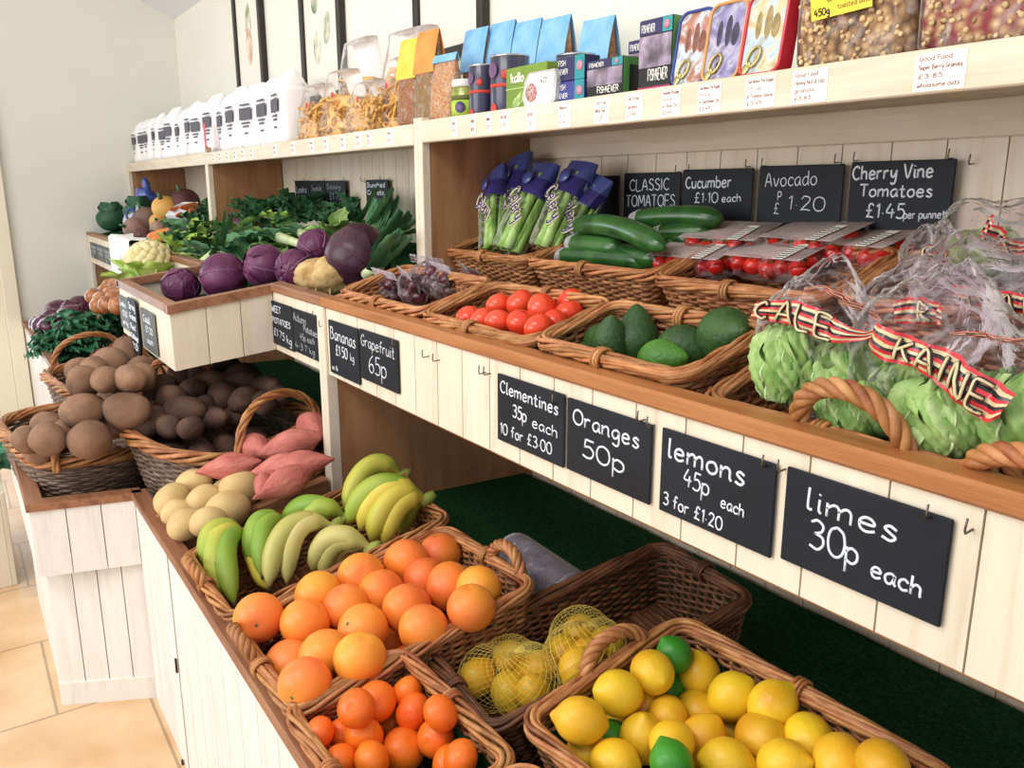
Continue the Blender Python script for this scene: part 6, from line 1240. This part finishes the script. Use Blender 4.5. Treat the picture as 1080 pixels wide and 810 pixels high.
b4 = salad_bag('clear salad bag in the back right basket, its band reading NAI', zy(1035, 300, 1.0), .088, .06, .06, 4); band(b4, [(1006, 300), (1030, 303), (1060, 307), (1095, 312)], [(1008, 323), (1030, 328), (1060, 333), (1095, 338)], .935, .935, 'NAI', 6, t0=.25, t1=.9)
b5 = salad_bag('crumpled striped salad bag against the back boards at the right edge', zy(1050, 258, 1.12), .085, .055, .06, 5); band(b5, [(1043, 226), (1055, 240), (1075, 256), (1100, 250)], [(1030, 250), (1048, 268), (1062, 272), (1100, 268)], 1.07, 1.06, 'A', 7, t0=.3, t1=.6, wob=.008)
b6 = salad_bag('small striped salad bag tucked at the left of the back right basket', zy(985, 272, 1.08), .042, .04, .05, 6); band(b6, [(976, 260), (988, 258), (1000, 268)], [(968, 276), (984, 278), (998, 282)], 1.04, 1.035, 'E', 8, t0=.2, t1=.7)
lettuce('lettuce hump showing dark green in the back right basket', zy(1038, 268, 1.13), .04, .07, 7, .4)
lettuce('lettuce at the right edge of the photo beside the wide striped band', zy(1085, 440, .78), .045, .09, 8, .4)
# ------------------------------------------------------------------ roll of clear produce bags under the rail
M_roll = film('roll_film', 'e8e2ea', op=.06, bump=.3, bscale=40, milky=.06); M_core = pmat('roll_core', [(.4, '4a4052'), (.6, '7d7288')], 30, rough=.4)
a = atL(548, 588, .046); b_ = atL(596, 622, .046); c = (a+b_)/2; o = thing('bag_roll', 'clear plastic bag roll lying between the grapefruit and the long dark basket', 'bag roll', tuple(c)); d = (b_-a)/np.linalg.norm(b_-a)
c = np.array(o.location)+0
MB().add(*tube([-d*.085, -d*.05, d*.05, d*.085], .040, 28)).build('wound_film', M_core, o); MB().add(*tube([-d*.1, -d*.085, d*.085, d*.1], [.042, .0435, .0435, .042], 28)).build('outer_film', M_roll, o)
t = np.linspace(0, 2*PI, 26, endpoint=False); s1 = np.cross(d, (0, 0, 1)); s1 /= np.linalg.norm(s1); s2 = np.cross(s1, d)
for sg in (-1, 1): MB().add(*tube(d*.096*sg+.038*(np.cos(t)[:, None]*s1+np.sin(t)[:, None]*s2), .0045, 6, True)).build('end_ring', pmat('roll_end', 'aaa6b0', rough=.4), o)
MB().add(*slab([s1*.036-d*.09, s1*.036+d*.09, s1*.06+d*.09-np.array([0, 0, .035]), s1*.06-d*.09-np.array([0, 0, .035])], (0, 0, .001)), smooth=False).build('loose_sheet', M_roll, o)
def atF(u, v, h=0):                      # far shelf: keep clear of the end wall
    h = max(h, .10); p = atU(u, v, h)
    while p[0] < XE+.13: h += .006; p = atU(u, v, h)
    return p
# ------------------------------------------------------------------ far unit: roots above, onions and kale below
M_squash = pmat('squash_skin', [(.3, 'd9a04a'), (.7, 'e8b968')], 5, rough=.45); M_swede = pmat('swede_skin', [(.35, '7a5a58'), (.55, '9a7a6a'), (.7, 'b09074')], 5, detail=4, rough=.6, bump=.2, bscale=40, rand=.1); M_bdk = pmat('beet_raw', [(.3, '4a2a2e'), (.6, '6a3e40')], 10, rough=.65, bump=.3, bscale=60); M_car = pmat('carrot_skin', [(.4, 'd8783a'), (.6, 'e68e4c')], 10, (1, 1, 5), rough=.5); M_bluebag = pmat('blue_bag', [(.35, '3c4a9a'), (.6, '5a6cc0'), (.75, '8fa0e0')], 14, rough=.25, coat=.5, bump=.8, bscale=20); M_grncab = pmat('green_cabbage', [(.35, '1f4a34'), (.6, '35664a'), (.75, '5a8a62')], 8, detail=3, rough=.5, bump=.3, bscale=30, rand=.1)
def stemmed(mesh, name, label, cat, p, e, s, sm, nm='stalk', group=None):
    o = put(mesh, name, label, cat, p, e, s, group); mkobj(nm, sm, o); return o
STK = MB().add(*tube([(0, 0, .055), (.004, 0, .075), (.01, 0, .09)], [.012, .008, .006], 8)).mesh('stalk', M_ribd)
def rootm(name, r, m, seed): return MB().add(*blob(r, r, r, 24, 16, lambda n: np.stack([n[:, 0]*(1+.04*snoise(n, 3, seed)), n[:, 1]*(1+.04*snoise(n, 3, seed)), n[:, 2]*np.where(n[:, 2] < 0, 1.25, .9)], 1)*(1-.25*np.clip(-n[:, 2], 0, 1)**2)[:, None])).mesh(name, m)
SQ, SWD, BDK = rootm('squash', .062, M_squash, 1), rootm('swede', .062, M_swede, 2), rootm('raw_beetroot', .07, M_bdk, 3)
gR = 'roots heaped on the far shelf'
stemmed(SQ, 'squash', 'yellow squash in the middle of the far shelf heap', 'squash', atF(174, 219, .16), (.4, .5, 0), 1.05, STK, group=gR); stemmed(SQ, 'squash', 'smaller orange squash below the yellow one on the far shelf', 'squash', atF(167, 234, .09), (1.2, .3, 1), .72, STK, group=gR); stemmed(SWD, 'swede', 'purple brown swede left of the yellow squash on the far shelf', 'swede', atF(154, 231, .11), (.3, -.4, 0), 1.1, STK, group=gR); stemmed(SWD, 'swede', 'swede at the front of the far shelf, behind the white paper', 'swede', atF(141, 241, .06), (1.3, 0, .4), .9, STK, group=gR); stemmed(BDK, 'raw_beetroot', 'large dark beetroot by the tan upright on the far shelf', 'beetroot', atF(195, 213, .16), (.4, .2, 0), 1.05, STK, group=gR); stemmed(SWD, 'swede', 'small tan swede beside the kale on the far shelf', 'swede', atF(168, 242, .05), (.3, .4, 2), .7, STK, group=gR); stemmed(BDK, 'raw_beetroot', 'small brown beetroot at the front edge of the far shelf', 'beetroot', atF(150, 248, .05), (1.4, .2, 1), .55, STK, group=gR)
for u, v, r, lb in ((121, 237, .08, 'green cabbage at the far left end of the far shelf'), (134, 229, .08, 'green cabbage behind the far left one on the far shelf')):
    p = np.array([XE+.11+(.16 if u > 130 else 0), .80+(.12 if u > 130 else 0), deckU(.80+(.12 if u > 130 else 0))+.13]); o = thing('green_cabbage', lb, 'green cabbage', tuple(p), group='green cabbages on the far shelf'); MB().add(*blob(r, r, r*.85, 24, 16, lambda n: n*(1+.05*snoise(n, 4, int(u)))[:, None])).build('heart', M_grncab, o)
    for k in range(4): MB().add(*xf(leaf(r*1.9, r*1.6, .05, 3, -.8, .8, k, 14, 9, .4), rot(0, 0, k*PI/2)@TR(r*.35, 0, -r*.8)@rot(0, -1.0, 0))).build('leaf', M_grncab, o)
p = atF(155, 211, .18); o = thing('vegetable_bag', 'crumpled blue plastic vegetable bag on the far shelf', 'plastic bag', tuple(p)); MB().add(*blob(.075, .06, .075, 26, 18, lambda n: n*(1+.16*snoise(n, 5, 4)+.08*snoise(n, 12, 5))[:, None])).build('bag', M_bluebag, o); MB().add(*blob(.02, .02, .04, 12, 8, lambda n: n*(1+.2*snoise(n, 5, 4))[:, None])).build('gathered_top', M_bluebag, o, (.01, 0, .085))
p = atF(141, 227, .13); o = thing('ringed_packet', 'pale packet with a dark blue ring printed on it, far shelf', 'packet', tuple(p), (-.3, .2, .6)); MB().add(*pouch(.10, .05, .12, 3, .1, .2)).build('packet', pmat('packet_pale', 'c9ccd8', rough=.4), o, (0, 0, -.06)); th = np.linspace(0, 2*PI, 20, endpoint=False); MB().add(*tube(np.stack([.026*np.cos(th), np.full(20, -.026), .03*np.sin(th)], 1), .006, 6, True, ref=(0, 1, 0))).build('printed_ring', M_blue, o)
CARR = MB().add(*tube([(0, 0, 0), (0, 0, .02), (.003, 0, .08), (0, 0, .15), (0, 0, .17)], [.012, .017, .014, .006, .002], 12)).mesh('carrot', M_car); CTOP = MB().add(*tube([(0, 0, 0), (0, 0, -.012)], [.006, .004], 6)).mesh('stalk', M_ribd)
for k, (u, v, h) in enumerate(((200, 220, .12), (207, 218, .14), (198, 226, .10), (206, 227, .10), (202, 223, .13))):
    o = put(CARR, 'carrot', 'orange carrot in the bright bundle left of the dark kale, '+('upper left', 'topmost right', 'lower left', 'lower right', 'middle')[k], 'carrot', atF(u, v, h), (PI/2, .1*k, .9+.1*k), 1.35, 'bright bundle of carrots'); mkobj('stalk', CTOP, o)
o = tag(MB().add(*pouch(.15, .06, .10, 2, .2, .2)).build('carrot_bag', pmat('bag_milky', [(.4, 'd8d8e0'), (.6, 'f0f0f6')], 15, rough=.3, bump=.5, bscale=30), None, tuple(atF(188, 231, .05))), 'white milky bag end below the bright carrots', 'plastic bag'); o.rotation_euler = (-.8, 0, .6); MB().add(*box(-.06, .06, -.002, .002, .095, .115), smooth=False).build('seal', M_wht, o)
for k, (u, v, h) in enumerate(((157, 250, .04), (161, 254, .04), (163, 247, .06))):
    o = put(CARR, 'carrot', 'loose carrot beside the small tan swede, '+('leftmost', 'lowest', 'uppermost')[k], 'carrot', atF(u, v, h), (1.3, .2*k, 2.2+.3*k), 1.0, 'loose carrots by the white paper'); mkobj('stalk', CTOP, o)
V = []; nx, ny = 12, 14
for j in range(ny):
    s = j/(ny-1)
    for i in range(nx):
        x = -4.50+.55*i/(nx-1); y = .80-.14*s/.6 if s < .6 else .66-.004*(s-.6); z = 1.085+.004*math.sin(i*1.1+j) if s < .6 else 1.085-.20*(s-.6)/.4*(.5+.5*(i < 6))
        V.append((x, y+.003*math.sin(i*.9), z))
o = tag(MB().add(V, [(j*nx+i, j*nx+i+1, (j+1)*nx+i+1, (j+1)*nx+i) for j in range(ny-1) for i in range(nx-1)]).build('paper_sheet', M_wht), 'white paper sheet draped over the front rail of the far shelf', 'paper'); sm = o.modifiers.new('thickness', 'SOLIDIFY'); sm.thickness = .0012
MB().add(*box(-4.42, -4.18, .652, .6545, .80, 1.0), smooth=False).build('hanging_strip', M_wht, o)
STEMB = MB().add(*tube([(0, 0, .0), (.006, 0, .03), (.018, 0, .05)], [.01, .008, .005], 7)).mesh('cut_stalk', M_ribd)
# onions below
M_ron = pmat('red_onion_skin', [(.35, '4a1a34'), (.55, '662846'), (.72, '824060')], 5, (8, 8, 1), 3, .3, .25, .1, 30, rand=.1, coat=.4); M_bon = pmat('brown_onion_skin', [(.35, '9a5a34'), (.55, 'bb7a4a'), (.72, 'd49a68')], 5, (8, 8, 1), 3, .3, .3, .1, 30, rand=.1, coat=.3)
def onionm(n, r, m): return MB().add(*lathe([(.001, -r*.9), (r*.5, -r*.8), (r*.92, -r*.35), (r, .05*r), (r*.86, r*.5), (r*.5, r*.84), (r*.2, r*.98), (r*.1, r*1.08), (.001, r*1.1)], 22)).mesh(n, m)
RO, BO = onionm('red_onion', .062, M_ron), onionm('brown_onion', .043, M_bon); RT = MB().add(*tube([(0, 0, -.05), (0, 0, -.057), (.002, 0, -.062)], [.008, .006, .002], 6)).mesh('root_tuft', M_wick)
c0 = lambda *L_: [(x/4, 180+y/4)+tuple(r) for x, y, *r in L_]
px_ = c0((185, 655, .9), (210, 660, .85), (250, 602, 1.2), (340, 580, 1.15), (296, 622, 1.1), (245, 640, .8), (218, 620, .8), (300, 590, .9), (160, 650, .7), (330, 610, .9), (275, 650, .9))
P_ = settle([(q[0], q[1], .06*q[2]) for q in px_], pl, .10, hmin=.05, hmax=.2); lb = rowlabels(px_, 'red onion, %s from the left in the %s of the far bin', 3); r9 = np.random.RandomState(3)
for i, p in enumerate(P_): o = put(RO, 'red_onion', lb[i], 'red onion', p, (r9.uniform(-.8, .8), r9.uniform(-.8, .8), 0), px_[i][2], 'red onions in the far bin'); mkobj('root_tuft', RT, o)
for p in bed(P_, .055, XE+.05, -4.6, .34, .66, pl, 1.6, layers=(1.0,)): o = put(RO, 'red_onion', 'red onion beneath the visible ones in the far bin', 'red onion', p, (.3, .2, 0), .95, 'red onions in the far bin'); mkobj('root_tuft', RT, o)
px_ = c0((397, 532), (430, 545), (470, 525), (488, 500), (500, 570), (455, 565), (480, 545), (445, 515), (420, 570), (500, 530), (465, 490))
P_ = settle([(q[0], q[1], .04) for q in px_], pl, .17, hmin=.05, hmax=.32, tight=.9); lb = rowlabels(px_, 'brown onion, %s from the left in the %s of the pile by the upright', 3)
for i, p in enumerate(P_): o = put(BO, 'brown_onion', lb[i], 'brown onion', p, (r9.uniform(-.8, .8), r9.uniform(-.8, .8), 0), .95, 'brown onions in the far bin'); mkobj('root_tuft', RT, o)
for p in bed(P_, .042, -4.7, -3.9, .4, .9, pl, 1.6, layers=(1.0, 2.8)): o = put(BO, 'brown_onion', 'brown onion beneath the visible ones by the upright', 'brown onion', p, (.3, .2, 0), .95, 'brown onions in the far bin'); mkobj('root_tuft', RT, o)
garlic('white garlic bulb between the curly kale and the brown onions', atL(112, 337, .12), .05)
for k, (u, v, h) in enumerate(((104, 331, .08), (118, 334, .08), (124, 330, .10), (110, 326, .08))):
    o = put(PBm[k], 'potato', 'small brown root beside the garlic near the onions, '+('leftmost', 'middle right', 'rightmost', 'topmost')[k], 'potato', atL(u, v, h), (1.4, .3*k, k), .8, 'small roots beside the onions'); o['category'] = 'potato'
# curly kale: dense ruffled leaves
def curly(label, p, n, R_, seed):
    o = thing('curly_kale', label, 'curly kale', tuple(p), group='curly kale'); rs = np.random.RandomState(seed)
    for k in range(n):
        a = k*2.39996; el = .15+1.25*(k/n); L_ = R_*rs.uniform(.85, 1.15); M = rot(0, 0, a)@rot(0, -el, 0)@rot(rs.uniform(-.4, .4)); v, f = leaf(L_, R_*.8, .20, 8, .5, .25, seed*40+k, 26, 15, .25); lf = MB().add(*xf((v, f), M)).build('leaf', M_kale, o)
        MB().add(*xf(tube([(0, 0, .001), (L_*.3, 0, -.01*L_), (L_*.7, 0, -.1*L_)], [.006, .005, .002], 5), M)).build('stem', M_rib, lf)
curly('big curly kale heap hanging over the far rim, below the chalkboards', atL(86, 362, .10), 34, .17, 1); curly('curly kale bunch at the left, drooping over the rim', atL(58, 374, .07), 22, .13, 2); curly('curly kale bunch at the right, touching the potato basket', atL(112, 352, .09), 24, .14, 3)
pc = onZ(3, 494, .34); cr = thing('wooden_crate', 'pale wooden crate on the floor at the left edge, beyond the potato basket', 'crate', (pc[0], pc[1]-.19, 0)); 
for x0, x1, y0, y1, nm in ((-.25, .25, -.18, -.165, 'side_board'), (-.25, .25, .165, .18, 'side_board'), (-.25, -.235, -.165, .165, 'end_board'), (.235, .25, -.165, .165, 'end_board')): MB().add(*box(x0, x1, y0, y1, 0, .33, .002), smooth=False).build(nm, M_pine, cr)
MB().add(*box(-.234, .234, -.164, .164, .20, .215), smooth=False).build('base_board', M_pine, cr)
tuft('leafy_greens', 'dark green leafy bunch in the pale crate at the left edge', 'greens', (pc[0], pc[1]-.12, .225), 18, .26, .13, M_kale, M_rib, .1, 5, .5, (.5, 1.4), 400)
o = MB().add(*lathe([(.001, -.03), (.03, -.025), (.042, 0), (.035, .03), (.02, .042), (.001, .045)], 22)).build('white_turnip', M_garlic, None, tuple(onZ(98, 523, .50))); tag(o, 'white round turnip half hidden behind the bay rim', 'turnip'); mkobj('cut_stalk', STEMB, o, (0, 0, .04))
